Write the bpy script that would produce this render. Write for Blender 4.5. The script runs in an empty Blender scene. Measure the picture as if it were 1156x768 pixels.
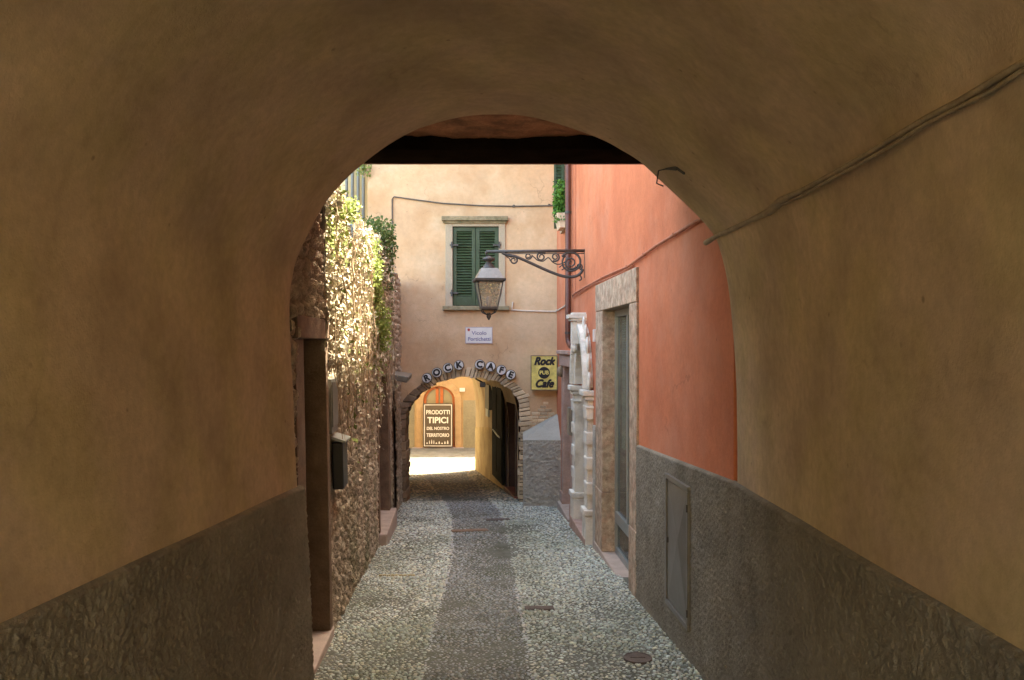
import bpy, bmesh, math, random
import numpy as np
from mathutils import Vector, Matrix, noise as mnoise
from mathutils.geometry import tessellate_polygon
random.seed(7); RNG = np.random.default_rng(7)
R = math.radians
SC = bpy.context.scene; COL = SC.collection

# ------------------------------------------------------------ camera, sky, sun, exposure
FP = 937.0; HY = 389.0; CX = 578.0; CZ = 1.75
cam_d = bpy.data.cameras.new('camera'); cam = bpy.data.objects.new('camera', cam_d); COL.objects.link(cam)
cam.location = (0, 0, CZ); cam.rotation_euler = (R(90), 0, 0)
cam_d.sensor_width = 36; cam_d.lens = 36*FP/1156; cam_d.shift_y = 5/1156
cam_d.clip_start = 0.05; cam_d.clip_end = 2000
SC.camera = cam
SUN_E, SUN_A = 58.0, 50.0          # elevation, azimuth from +X towards +Y
sdir = Vector((math.cos(R(SUN_E))*math.cos(R(SUN_A)), math.cos(R(SUN_E))*math.sin(R(SUN_A)), math.sin(R(SUN_E))))
w = bpy.data.worlds.new('World'); SC.world = w; w.use_nodes = True
wn = w.node_tree; wn.nodes.clear()
wo = wn.nodes.new('ShaderNodeOutputWorld'); bg = wn.nodes.new('ShaderNodeBackground'); sk = wn.nodes.new('ShaderNodeTexSky')
sk.sky_type = 'NISHITA'; sk.sun_disc = False; sk.sun_elevation = R(SUN_E); sk.sun_rotation = R(90-SUN_A)
sk.air_density = 1.0; sk.dust_density = 3.0; sk.ozone_density = 0.6
bg.inputs['Strength'].default_value = 0.15
wn.links.new(sk.outputs[0], bg.inputs[0]); wn.links.new(bg.outputs[0], wo.inputs[0])
sd = bpy.data.lights.new('sun', 'SUN'); sd.energy = 3.6; sd.angle = R(0.5); sd.color = (1, .93, .82)
so = bpy.data.objects.new('sun', sd); COL.objects.link(so); so.location = (6, 8, 20)
so.rotation_euler = sdir.to_track_quat('Z', 'Y').to_euler()
SC.view_settings.view_transform = 'Standard'; SC.view_settings.look = 'None'; SC.view_settings.gamma = 1
SC.view_settings.use_curve_mapping = False
SC.view_settings.exposure = 3.55
SC.view_settings.use_white_balance = True
SC.view_settings.white_balance_temperature = 7900; SC.view_settings.white_balance_tint = 3
SC.render.engine = 'CYCLES'
SC.cycles.max_bounces = 14; SC.cycles.diffuse_bounces = 8; SC.cycles.glossy_bounces = 3; SC.cycles.transmission_bounces = 6
SC.cycles.use_denoising = True; SC.cycles.sample_clamp_indirect = 6

# ------------------------------------------------------------ frames of reference
def g(D): return -0.064*D                                    # the lane falls away from the viewer
def ZZ(py, D): return CZ + (HY-py)/FP*D
def XX(px, D): return (px-CX)/FP*D
def P(px, py, D): return (XX(px, D), D, ZZ(py, D))
def RU(px): return 1.4927/((px-CX)/FP+.0525)
def RW(u, v, n=0.): return (1.4927-.0525*u-n, u, v)          # right-hand wall: u depth, v height, n out of the wall
def LW(u, v, n=0.): return (-.943-.0646*u-.018*(v-g(u))+n, u, v)
def LU(px, z=0.): return (.943+.018*(z+.5))/((CX-px)/FP-.0646)
FD = 14.0
def FW(u, v, n=0.): return (u, FD-n, v)                      # house with the archway
def FX(px): return XX(px, FD)
def FZ(py): return ZZ(py, FD)
HD = 29.0
def HW(u, v, n=0.): return (u, HD-n, v)                      # house across the little square
def PW(u, v, n=0.): return (2.574-.171*u-n, u, v)            # right wall inside the archway

# ------------------------------------------------------------ mesh helpers
class MB:
    def __init__(s): s.v = []; s.f = []; s.c = []; s.cur = (1, 1, 1, 1)
    def add(s, vs, fs):
        b = len(s.v); s.v += [tuple(p) for p in vs]; s.c += [s.cur]*len(vs); s.f += [tuple(i+b for i in f) for f in fs]
    def hexa(s, p):
        s.add(p, [(0,3,2,1),(4,5,6,7),(0,1,5,4),(1,2,6,5),(2,3,7,6),(3,0,4,7)])
    def box(s, x0,x1,y0,y1,z0,z1):
        s.hexa([(x0,y0,z0),(x1,y0,z0),(x1,y1,z0),(x0,y1,z0),(x0,y0,z1),(x1,y0,z1),(x1,y1,z1),(x0,y1,z1)])
    def mb(s, M, u0,u1,v0,v1,n0,n1):
        s.hexa([M(u0,v0,n0),M(u1,v0,n0),M(u1,v0,n1),M(u0,v0,n1),M(u0,v1,n0),M(u1,v1,n0),M(u1,v1,n1),M(u0,v1,n1)])
    def poly(s, M, outer, holes=(), n0=-.4, n1=0., sides=True):
        loops = [list(outer)]+[list(h) for h in holes]
        tri = tessellate_polygon([[Vector((a,b,0)) for a,b in l] for l in loops])
        flat = [p for l in loops for p in l]
        N = len(flat)
        vs = [M(a,b,n1) for a,b in flat]+[M(a,b,n0) for a,b in flat]
        fs = []
        for t in tri:
            a = (flat[t[1]][0]-flat[t[0]][0])*(flat[t[2]][1]-flat[t[0]][1])-(flat[t[2]][0]-flat[t[0]][0])*(flat[t[1]][1]-flat[t[0]][1])
            t = tuple(t) if a > 0 else (t[0],t[2],t[1])
            fs.append(t)
            if sides: fs.append((t[0]+N,t[2]+N,t[1]+N))
        if not sides: vs = vs[:N]
        else:
            b = 0
            for l in loops:
                k = len(l)
                for i in range(k):
                    j = (i+1) % k; fs.append((b+i,b+j,b+j+N,b+i+N))
                b += k
        s.add(vs, fs)
    def tube(s, pts, r, seg=8, cap=True):
        pts = [Vector(p) for p in pts]; n = len(pts); rs = r if isinstance(r, (list, tuple)) else [r]*n
        vs = []; up = None
        for i, p in enumerate(pts):
            t = (pts[min(i+1,n-1)]-pts[max(i-1,0)]).normalized()
            if up is None:
                up = t.orthogonal().normalized()
            else:
                up = (up - t*up.dot(t));  up = up.normalized() if up.length > 1e-6 else t.orthogonal().normalized()
            q = t.cross(up)
            for k in range(seg):
                a = 2*math.pi*k/seg; vs.append(p+(up*math.cos(a)+q*math.sin(a))*rs[i])
        fs = [(i*seg+k, i*seg+(k+1)%seg, (i+1)*seg+(k+1)%seg, (i+1)*seg+k) for i in range(n-1) for k in range(seg)]
        if cap: fs += [tuple(range(seg-1,-1,-1)), tuple((n-1)*seg+k for k in range(seg))]
        s.add(vs, fs)
    def lathe(s, c, prof, seg=16, rot=0., axis='Z'):
        vs = []
        for r, h in prof:
            for k in range(seg):
                a = 2*math.pi*k/seg+rot; x, y = r*math.cos(a), r*math.sin(a)
                vs.append((c[0]+x,c[1]+y,c[2]+h) if axis == 'Z' else (c[0]+x,c[1]-h,c[2]+y))
        n = len(prof)
        fs = [(i*seg+k, i*seg+(k+1)%seg, (i+1)*seg+(k+1)%seg, (i+1)*seg+k) for i in range(n-1) for k in range(seg)]
        fs += [tuple(range(seg-1,-1,-1)), tuple((n-1)*seg+k for k in range(seg))]
        s.add(vs, fs)
    def grid(s, fn, nu, nv):
        vs = [fn(i/(nu-1), j/(nv-1)) for j in range(nv) for i in range(nu)]
        fs = [(j*nu+i, j*nu+i+1, (j+1)*nu+i+1, (j+1)*nu+i) for j in range(nv-1) for i in range(nu-1)]
        s.add(vs, fs)
    def build(s, name, mat, parent=None, smooth=False, bevel=0., colors=False, recalc=True):
        o_ = Vector((0,0,0)); q = parent
        while q is not None: o_ += q.location; q = q.parent
        me = bpy.data.meshes.new(name)
        me.from_pydata([(a-o_.x,b-o_.y,c-o_.z) for a,b,c in s.v], [], s.f)
        if colors:
            at = me.color_attributes.new('tone', 'FLOAT_COLOR', 'POINT')
            at.data.foreach_set('color', np.array(s.c, dtype=np.float32).ravel())
        if recalc:
            bm = bmesh.new(); bm.from_mesh(me); bmesh.ops.recalc_face_normals(bm, faces=bm.faces); bm.to_mesh(me); bm.free()
        if smooth: me.polygons.foreach_set('use_smooth', [True]*len(me.polygons))
        me.update(); me.materials.append(mat)
        o = bpy.data.objects.new(name, me); COL.objects.link(o); o.parent = parent
        if bevel:
            m = o.modifiers.new('bevel', 'BEVEL'); m.width = bevel; m.segments = 2; m.limit_method = 'ANGLE'; m.angle_limit = R(35)
        return o
def np_mesh(name, V, F, mat, parent=None, colors=None, smooth=True):
    me = bpy.data.meshes.new(name); o_ = parent.location if parent else Vector((0,0,0))
    V = np.asarray(V, dtype=np.float32)-np.array(o_, dtype=np.float32); F = np.asarray(F, dtype=np.int32)
    k = F.shape[1]
    me.vertices.add(len(V)); me.vertices.foreach_set('co', V.ravel())
    me.loops.add(F.size); me.loops.foreach_set('vertex_index', F.ravel())
    me.polygons.add(len(F)); me.polygons.foreach_set('loop_start', np.arange(0, F.size, k, dtype=np.int32))
    me.update(calc_edges=True)
    if colors is not None:
        at = me.color_attributes.new('tone', 'FLOAT_COLOR', 'POINT'); at.data.foreach_set('color', np.asarray(colors, dtype=np.float32).ravel())
    if smooth: me.polygons.foreach_set('use_smooth', [True]*len(me.polygons))
    me.materials.append(mat); me.validate()
    o = bpy.data.objects.new(name, me); COL.objects.link(o); o.parent = parent
    return o
def thing(name, label, cat, loc, group=None):
    o = bpy.data.objects.new(name, None); COL.objects.link(o); o.location = loc; o.empty_display_size = .2
    o['label'] = label; o['category'] = cat
    if group: o['group'] = group
    return o
def tag(o, label, cat, group=None):
    o['label'] = label; o['category'] = cat
    if group: o['group'] = group
    return o
def text(name, body, size, M, u, v, n, parent, mat, align='CENTER', shear=0., bold=0., rot=0., sx=1., depth=.004, du=1):
    c = bpy.data.curves.new(name, 'FONT'); c.body = body; c.size = size; c.align_x = align; c.align_y = 'CENTER'
    c.shear = shear; c.extrude = 0
    t = bpy.data.objects.new(name, c); COL.objects.link(t)
    dg = bpy.context.evaluated_depsgraph_get(); me = bpy.data.meshes.new_from_object(t.evaluated_get(dg))
    bpy.data.objects.remove(t)
    o_ = parent.location if parent else Vector((0,0,0))
    q = parent.parent if parent else None
    while q is not None: o_ = o_+q.location; q = q.parent
    ca, sa = math.cos(rot), math.sin(rot)
    base = [(p.co.x*sx, p.co.y) for p in me.vertices]; pf = [tuple(p.vertices) for p in me.polygons]; bpy.data.meshes.remove(me)
    offs = [(0, 0)]+([(bold*math.cos(k*math.pi/3), bold*math.sin(k*math.pi/3)) for k in range(6)] if bold else [])
    vs, fs = [], []
    for i, (ox, oy) in enumerate(offs):                        # heavier strokes: the glyph repeated a hair apart
        b0 = len(vs)
        for x, y in base:
            x, y = x+ox, y+oy; x, y = x*ca-y*sa, x*sa+y*ca
            vs.append(Vector(M(u+du*x, v+y, n+.0003*i))-o_)
        fs += [tuple(j+b0 for j in f) for f in pf]
    me = bpy.data.meshes.new(name); me.from_pydata(vs, [], fs)
    me.materials.clear(); me.materials.append(mat)
    o = bpy.data.objects.new(name, me); COL.objects.link(o); o.parent = parent
    return o
def lattice(seed):
    rr = np.random.default_rng(seed); return rr.random((256, 256))
def vnoise(x, y, seed=0):
    L = lattice(seed); xi = np.floor(x).astype(int); yi = np.floor(y).astype(int); fx = x-xi; fy = y-yi
    fx = fx*fx*(3-2*fx); fy = fy*fy*(3-2*fy); a = L[xi&255, yi&255]; b = L[(xi+1)&255, yi&255]; c = L[xi&255, (yi+1)&255]; d = L[(xi+1)&255, (yi+1)&255]
    return (a*(1-fx)+b*fx)*(1-fy)+(c*(1-fx)+d*fx)*fy
def fbm(x, y, seed=0, o=4):
    t = 0; a = .5; tot = 0
    for i in range(o): t = t+a*vnoise(x*2**i+i*17.3, y*2**i+i*9.1, seed+i); tot += a; a *= .55
    return t/tot
def voro(x, y, seed=0):
    A = lattice(seed); B = lattice(seed+1); xi = np.floor(x).astype(int); yi = np.floor(y).astype(int)
    d1 = np.full(x.shape, 9.); d2 = np.full(x.shape, 9.); idx = np.zeros(x.shape, int)
    for i in (-1,0,1):
        for j in (-1,0,1):
            cx = xi+i; cy = yi+j; px = cx+.1+.8*A[cx&255, cy&255]; py = cy+.1+.8*B[cx&255, cy&255]
            d = np.hypot(x-px, y-py); m = d < d1
            d2 = np.where(m, d1, np.minimum(d2, d)); idx = np.where(m, (cx&255)*256+(cy&255), idx); d1 = np.where(m, d, d1)
    return d1, d2-d1, idx
def wallgrid(name, M, u0, u1, vb, vt, step, hfn, mat, parent, cfn=None, keep=None):
    """displaced sheet on a wall; vb/vt are functions of u; hfn(u,v)->n"""
    nu = max(2, int((u1-u0)/step)); H = max(vt(u0)-vb(u0), vt(u1)-vb(u1)); nv = max(2, int(H/step))
    U, T = np.meshgrid(np.linspace(u0, u1, nu), np.linspace(0, 1, nv)); VB = vb(U); V_ = VB+(vt(U)-VB)*T
    N_ = hfn(U, V_)
    X, Y, Z = M(U, V_, N_)
    pts = np.stack([X+0*U, Y+0*U, Z+0*U], -1).reshape(-1, 3)
    I = np.arange(nu*nv).reshape(nv, nu)
    F = np.stack([I[:-1,:-1], I[:-1,1:], I[1:,1:], I[1:,:-1]], -1).reshape(-1, 4)
    if keep is not None:
        F = F[keep(U[:-1,:-1].ravel()+.5*(u1-u0)/nu, V_[:-1,:-1].ravel()+.5*step)]
    cols = None
    if cfn is not None:
        c = cfn(U, V_); cols = np.concatenate([c.reshape(-1, 3), np.ones((nu*nv, 1))], 1)
    return np_mesh(name, pts, F, mat, parent, cols)

# ------------------------------------------------------------ materials
def mat(name, color, rough=.8, metal=0., var=.25, vscale=3., bump=.2, bscale=40., dirt=None, dirt_amt=.5, dscale=1.2, streak=False,
        attr=False, spec=.5, detail=8., bdist=.01, tint2=None, second=None, island=0., voro_b=0., voro_s=60., crack=0., crack_s=.8, speck=0., streak_s=.45):
    m = bpy.data.materials.new(name); m.use_nodes = True; nt = m.node_tree; N = nt.nodes; L = nt.links
    b = N['Principled BSDF']; b.inputs['Roughness'].default_value = rough; b.inputs['Metallic'].default_value = metal
    b.inputs['Specular IOR Level'].default_value = spec
    tc = N.new('ShaderNodeNewGeometry'); pos = tc.outputs['Position']
    def noi(scale, det=detail, vec=None, rgh=.6):
        n = N.new('ShaderNodeTexNoise'); n.inputs['Scale'].default_value = scale; n.inputs['Detail'].default_value = det
        n.inputs['Roughness'].default_value = rgh; L.new(vec or pos, n.inputs['Vector']); return n.outputs['Fac']
    def rng(src, a, b_, c, d):
        r = N.new('ShaderNodeMapRange'); L.new(src, r.inputs[0])
        for i, x in zip((1,2,3,4), (a,b_,c,d)): r.inputs[i].default_value = x
        return r.outputs[0]
    def mix(f, a, b_, blend='MIX'):
        x = N.new('ShaderNodeMix'); x.data_type = 'RGBA'; x.blend_type = blend
        for s_, v in ((x.inputs[0], f), (x.inputs[6], a), (x.inputs[7], b_)):
            if isinstance(v, (int, float)): s_.default_value = v
            elif isinstance(v, tuple): s_.default_value = (*v, 1)
            else: L.new(v, s_)
        return x.outputs[2]
    if attr:
        a_ = N.new('ShaderNodeAttribute'); a_.attribute_name = 'tone'; col = a_.outputs['Color']
    else:
        rgb = N.new('ShaderNodeRGB'); rgb.outputs[0].default_value = (*color, 1); col = rgb.outputs[0]
    if second is not None: col = mix(rng(noi(dscale*.7, 5), .42, .6, 0, 1), col, second)
    if island:
        r = rng(tc.outputs['Random Per Island'], 0, 1, 1-island, 1+island)
        x = N.new('ShaderNodeVectorMath'); x.operation = 'SCALE'; L.new(col, x.inputs[0]); L.new(r, x.inputs['Scale']); col = x.outputs[0]
    for sc_, am in ((vscale, var), (vscale*11, var*.6)):
        if am <= 0: continue
        r = rng(noi(sc_), .3, .7, 1-am, 1+am*.8)
        x = N.new('ShaderNodeVectorMath'); x.operation = 'SCALE'; L.new(col, x.inputs[0]); L.new(r, x.inputs['Scale']); col = x.outputs[0]
    if dirt is not None:
        v = None
        if streak:
            mp = N.new('ShaderNodeMapping'); mp.inputs['Scale'].default_value = (3., 3., streak_s); L.new(pos, mp.inputs[0]); v = mp.outputs[0]
        col = mix(rng(noi(dscale, 7, v), .48, .72, 0, dirt_amt), col, dirt)
    if crack:
        wv = N.new('ShaderNodeTexNoise'); wv.inputs['Scale'].default_value = 5; wv.inputs['Detail'].default_value = 5; L.new(pos, wv.inputs['Vector'])
        ad_ = N.new('ShaderNodeVectorMath'); ad_.operation = 'MULTIPLY_ADD'; L.new(wv.outputs['Color'], ad_.inputs[0]); ad_.inputs[1].default_value = (.35,.35,.35); L.new(pos, ad_.inputs[2])
        vc = N.new('ShaderNodeTexVoronoi'); vc.feature = 'DISTANCE_TO_EDGE'; vc.inputs['Scale'].default_value = crack_s; L.new(ad_.outputs[0], vc.inputs['Vector'])
        cr = rng(vc.outputs['Distance'], .0, .006, 1, 0); mk = rng(noi(1.7, 4), .52, .62, 0, crack)
        mm = N.new('ShaderNodeMath'); mm.operation = 'MULTIPLY'; L.new(cr, mm.inputs[0]); L.new(mk, mm.inputs[1]); col = mix(mm.outputs[0], col, tuple(x*.35 for x in color))
    if speck:
        vs_ = N.new('ShaderNodeTexVoronoi'); vs_.inputs['Scale'].default_value = 9; L.new(pos, vs_.inputs['Vector'])
        sp = rng(vs_.outputs['Distance'], .05, .11, 1, 0); mk = rng(noi(6, 3), .5, .6, 0, speck)
        mm = N.new('ShaderNodeMath'); mm.operation = 'MULTIPLY'; L.new(sp, mm.inputs[0]); L.new(mk, mm.inputs[1]); col = mix(mm.outputs[0], col, tuple(x*.4 for x in color))
    L.new(col, b.inputs['Base Color'])
    if bump:
        h = noi(bscale, 6)
        if voro_b:
            vt = N.new('ShaderNodeTexVoronoi'); vt.inputs['Scale'].default_value = voro_s; L.new(pos, vt.inputs['Vector'])
            ma = N.new('ShaderNodeMath'); ma.operation = 'MULTIPLY_ADD'; L.new(vt.outputs['Distance'], ma.inputs[0]); ma.inputs[1].default_value = -voro_b; L.new(h, ma.inputs[2]); h = ma.outputs[0]
        h2 = noi(bscale*.12, 3)
        ad = N.new('ShaderNodeMath'); ad.operation = 'MULTIPLY_ADD'; L.new(h2, ad.inputs[0]); ad.inputs[1].default_value = 1.4; L.new(h, ad.inputs[2])
        bp = N.new('ShaderNodeBump'); bp.inputs['Strength'].default_value = bump; bp.inputs['Distance'].default_value = bdist
        L.new(ad.outputs[0], bp.inputs['Height']); L.new(bp.outputs[0], b.inputs['Normal'])
    return m
M_ = {}
M_['vault'] = mat('vault_plaster', (.57,.43,.305), .9, var=.20, vscale=2.2, bump=.22, bscale=110, dirt=(.36,.27,.19), dirt_amt=.6, dscale=2.4, second=(.55,.43,.265), spec=.15, crack=.25, crack_s=.6, speck=.7)
M_['dado'] = mat('roughcast_render', (.275,.25,.205), .95, var=.25, vscale=4, bump=.6, bscale=120, dirt=(.17,.145,.11), dirt_amt=.6, dscale=2.2, bdist=.01, spec=.2)
M_['butt'] = mat('grey_roughcast', (.52,.51,.47), .95, var=.2, vscale=5, bump=1., bscale=60, bdist=.03, spec=.2)
M_['buttcap'] = mat('smooth_grey_cement', (.40,.39,.345), .9, var=.12, vscale=3, bump=.2, bscale=80, spec=.2)
M_['facade'] = mat('ochre_plaster', (.62,.405,.245), .9, var=.12, vscale=1.6, bump=.35, bscale=50, dirt=(.50,.30,.16), dirt_amt=.95, dscale=1.3, second=(.62,.44,.285), spec=.2, crack=.5, crack_s=.7, speck=.5)
M_['red'] = mat('coral_plaster', (.62,.215,.115), .9, var=.12, vscale=2.2, bump=.25, bscale=60, dirt=(.64,.30,.20), dirt_amt=.55, dscale=1.3, second=(.56,.185,.10), spec=.15, crack=.4, crack_s=.6, speck=.5)
M_['yellow'] = mat('cream_plaster', (.78,.60,.34), .9, var=.08, vscale=1, bump=.2, bscale=50, spec=.2)
M_['orangewall'] = mat('orange_yellow_plaster', (.42,.30,.17), .9, var=.1, vscale=.8, bump=.2, bscale=30, spec=.2)
M_['greywall'] = mat('grey_beige_plaster', (.29,.26,.18), .9, var=.2, vscale=1.5, bump=.4, bscale=30, spec=.2)
M_['pass'] = mat('passage_plaster', (.50,.39,.25), .9, var=.13, vscale=1.5, bump=.4, bscale=50, dirt=(.34,.22,.12), dirt_amt=.7, dscale=1.4, streak=True, spec=.2)
M_['passdado'] = mat('passage_base_plaster', (.47,.35,.19), .9, var=.2, vscale=2.5, bump=.5, bscale=50, dirt=(.25,.16,.08), dirt_amt=.7, dscale=2, spec=.2)
M_['stone'] = mat('pinkish_stone', (.52,.42,.32), .8, var=.38, vscale=9, bump=.6, bscale=60, dirt=(.22,.15,.11), dirt_amt=.9, dscale=16, second=(.50,.35,.26), spec=.3)
M_['pink'] = mat('pink_marble', (.48,.33,.28), .75, var=.2, vscale=6, bump=.3, bscale=50, dirt=(.30,.17,.12), dirt_amt=.6, dscale=9, spec=.3)
M_['step'] = mat('worn_step_stone', (.46,.37,.32), .65, var=.15, vscale=8, bump=.3, bscale=50, dirt=(.3,.24,.2), dirt_amt=.5, dscale=6)
M_['brownstone'] = mat('brown_stone', (.20,.135,.095), .85, var=.3, vscale=7, bump=.6, bscale=60, dirt=(.12,.08,.05), dirt_amt=.6, dscale=8, spec=.3)
M_['white'] = mat('white_carved_stone', (.76,.74,.68), .8, var=.10, vscale=8, bump=.7, bscale=60, dirt=(.40,.37,.30), dirt_amt=.7, dscale=5, spec=.3)
M_['lstone'] = mat('pale_window_stone', (.46,.37,.27), .85, var=.15, vscale=5, bump=.4, bscale=60, dirt=(.30,.26,.18), dirt_amt=.7, dscale=5, spec=.2)
M_['moss'] = mat('mossy_ledge', (.30,.24,.15), .9, var=.3, vscale=12, bump=.6, bscale=60, dirt=(.12,.12,.06), dirt_amt=.8, dscale=9, spec=.2)
M_['green'] = mat('green_shutter_paint', (.034,.058,.021), .55, var=.25, vscale=6, bump=.1, bscale=60, dirt=(.07,.10,.07), dirt_amt=.5, dscale=8)
M_['iron'] = mat('wrought_iron', (.075,.07,.068), .55, .3, var=.2, vscale=20, bump=.2, bscale=120)
M_['ironlight'] = mat('lantern_roof_metal', (.24,.24,.22), .32, .6, var=.15, vscale=20, bump=.1, bscale=80)
M_['black'] = mat('black_enamel', (.012,.012,.014), .4, var=.1, bump=0)
M_['ink'] = mat('black_letters', (.012,.012,.016), .6, var=0, bump=0)
M_['blueink'] = mat('faded_blue_letters', (.18,.18,.34), .6, var=.1, bump=0)
M_['redink'] = mat('red_emblem_paint', (.45,.06,.05), .6, var=.1, bump=0)
M_['enamel'] = mat('white_enamel', (.68,.66,.66), .35, var=.06, vscale=8, bump=0)
M_['disc'] = mat('white_disc_plastic', (.66,.66,.68), .35, var=.06, vscale=8, bump=0)
M_['signyellow'] = mat('yellow_sign_face', (.78,.66,.20), .5, var=.3, vscale=9, bump=.05, bscale=20, dirt=(.55,.44,.10), dirt_amt=.6, dscale=8)
M_['brown_sign'] = mat('brown_sign_board', (.085,.062,.04), .6, var=.12, vscale=6, bump=.05)
M_['whitepaint'] = mat('white_sign_paint', (.75,.73,.68), .6, var=.05, bump=0)
M_['copper'] = mat('brown_downpipe', (.13,.045,.030), .45, .2, var=.25, vscale=9, bump=.1, bscale=50)
M_['wood'] = mat('dark_beam_wood', (.014,.009,.006), 1., var=.4, vscale=6, bump=.6, bscale=30, spec=.0)
M_['ceil'] = mat('stained_brick_ceiling', (.42,.21,.12), .9, var=.35, vscale=6, bump=.8, bscale=20, dirt=(.10,.06,.04), dirt_amt=.9, dscale=5, bdist=.03, spec=.2)
M_['doorwood'] = mat('dark_brown_door_wood', (.06,.028,.018), .8, var=.35, vscale=5, bump=.3, bscale=30)
M_['redwood'] = mat('reddish_door_wood', (.17,.045,.025), .6, var=.3, vscale=5, bump=.2, bscale=30)
M_['orangewood'] = mat('orange_door_wood', (.42,.11,.03), .5, var=.15, vscale=5, bump=.1, bscale=30)
M_['darkgreen'] = mat('blackish_green_door', (.014,.013,.010), .9, spec=.1, var=.3, vscale=5, bump=.1)
M_['alu'] = mat('grey_aluminium', (.33,.36,.36), .4, .5, var=.1, vscale=8, bump=0)
M_['cab'] = mat('grey_cabinet_metal', (.20,.195,.185), .42, .35, var=.12, vscale=6, bump=.05, bscale=40, dirt=(.12,.10,.08), dirt_amt=.4, dscale=5)
M_['cable'] = mat('painted_cable', (.36,.28,.19), .8, var=.3, vscale=12, bump=.4, bscale=60)
M_['dcable'] = mat('dark_cable', (.10,.085,.07), .7, var=.3, vscale=12, bump=.1)
M_['redcable'] = mat('coral_painted_cable', (.46,.17,.10), .8, var=.2, vscale=12, bump=.1)
M_['wcable'] = mat('pale_conduit', (.62,.55,.47), .6, var=.15, vscale=12, bump=.1)
M_['rust'] = mat('rusty_iron_cover', (.11,.085,.075), .7, .2, var=.35, vscale=12, bump=.5, bscale=60)
M_['brick'] = mat('arch_brick', (.60,.46,.31), .9, var=.15, vscale=8, bump=.8, bscale=60, island=.32, dirt=(.55,.45,.33), dirt_amt=.6, dscale=8, spec=.2)
M_['dbrick'] = mat('weathered_arch_stone', (.33,.235,.16), .9, var=.2, vscale=8, bump=.9, bscale=60, island=.4, dirt=(.10,.06,.04), dirt_amt=.6, dscale=6, spec=.2)
M_['mortar'] = mat('lime_mortar', (.24,.18,.12), .95, var=.25, vscale=8, bump=.8, bscale=60, spec=.2)
M_['ground'] = mat('earth_mortar_paving', (.15,.155,.135), .95, var=.3, vscale=6, bump=.8, bscale=60, dirt=(.07,.085,.04), dirt_amt=.6, dscale=2.2, spec=.2, bdist=.02)
M_['peb'] = mat('river_pebbles', (.4,.4,.4), .6, attr=True, var=.16, vscale=30, bump=.25, bscale=150, spec=.45)
M_['plaza'] = mat('square_cobbles', (.23,.22,.19), .9, var=.3, vscale=3, bump=1., bscale=18, dirt=(.14,.145,.09), dirt_amt=.7, dscale=1.2, voro_b=1.4, voro_s=11, bdist=.04, spec=.2)
M_['rubble'] = mat('rubble_stone', (.4,.3,.2), .95, attr=True, var=.25, vscale=12, bump=1., bscale=70, bdist=.02, spec=.2)
M_['stem'] = mat('dry_ivy_stem', (.40,.31,.22), .9, var=.3, vscale=12, bump=.3, island=.35, spec=.2)
M_['dry'] = mat('dry_ivy_leaf', (.4,.3,.2), .95, attr=True, var=.1, vscale=20, bump=0, spec=.2)
M_['bulb'] = mat('lamp_bulb_glass', (.25,.25,.24), .3, var=.1, bump=0)
M_['blind'] = mat('pale_green_blind', (.50,.60,.40), .8, var=.1, bump=0)
M_['peach'] = mat('pale_flower_box', (.72,.52,.38), .8, var=.1, bump=.1)
M_['greypipe'] = mat('zinc_pipe', (.20,.22,.24), .5, .4, var=.1, bump=0)
def leaf_mat(name, trans=.3):
    m = mat(name, (.1,.2,.05), .6, attr=True, var=.15, vscale=20, bump=0, spec=.3)
    nt = m.node_tree; b = nt.nodes['Principled BSDF']; out = nt.nodes['Material Output']
    t = nt.nodes.new('ShaderNodeBsdfTranslucent'); mx = nt.nodes.new('ShaderNodeMixShader'); mx.inputs[0].default_value = trans
    src = b.inputs['Base Color'].links[0].from_socket; nt.links.new(src, t.inputs[0])
    nt.links.new(b.outputs[0], mx.inputs[1]); nt.links.new(t.outputs[0], mx.inputs[2]); nt.links.new(mx.outputs[0], out.inputs[0]); return m
M_['leaf'] = leaf_mat('ivy_leaf')
def glass_mat(name, col, alpha, rough=.08):
    m = bpy.data.materials.new(name); m.use_nodes = True; nt = m.node_tree; b = nt.nodes['Principled BSDF']; out = nt.nodes['Material Output']
    b.inputs['Base Color'].default_value = (*col, 1); b.inputs['Roughness'].default_value = rough
    t = nt.nodes.new('ShaderNodeBsdfTransparent'); mx = nt.nodes.new('ShaderNodeMixShader')
    n = nt.nodes.new('ShaderNodeTexNoise'); n.inputs['Scale'].default_value = 9; r = nt.nodes.new('ShaderNodeMapRange')
    r.inputs[3].default_value = alpha-.06; r.inputs[4].default_value = alpha+.06; nt.links.new(n.outputs['Fac'], r.inputs[0]); nt.links.new(r.outputs[0], mx.inputs[0])
    nt.links.new(t.outputs[0], mx.inputs[1]); nt.links.new(b.outputs[0], mx.inputs[2]); nt.links.new(mx.outputs[0], out.inputs[0]); return m
M_['glass'] = glass_mat('door_glass', (.16,.19,.17), .45)
M_['lampglass'] = glass_mat('frosted_lantern_glass', (.62,.53,.39), .38, .35)
M_['fanglass'] = glass_mat('fanlight_glass', (.28,.24,.14), .9, .3)

# ============================================================ GROUND
m = MB(); m.grid(lambda a, b: (-60+120*a, -40+60.2*b, g(-40+60.2*b)-.012), 25, 45)
o = m.build('ground', M_['ground']); o['kind'] = 'structure'
m = MB(); m.grid(lambda a, b: (-60+120*a, 20.2+120*b, g(20.2)-.012+(g(HD)-g(20.2))*min(1, 120*b/(HD-20.2))), 25, 121)
o = m.build('square_paving', M_['plaza']); o['kind'] = 'structure'

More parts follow.
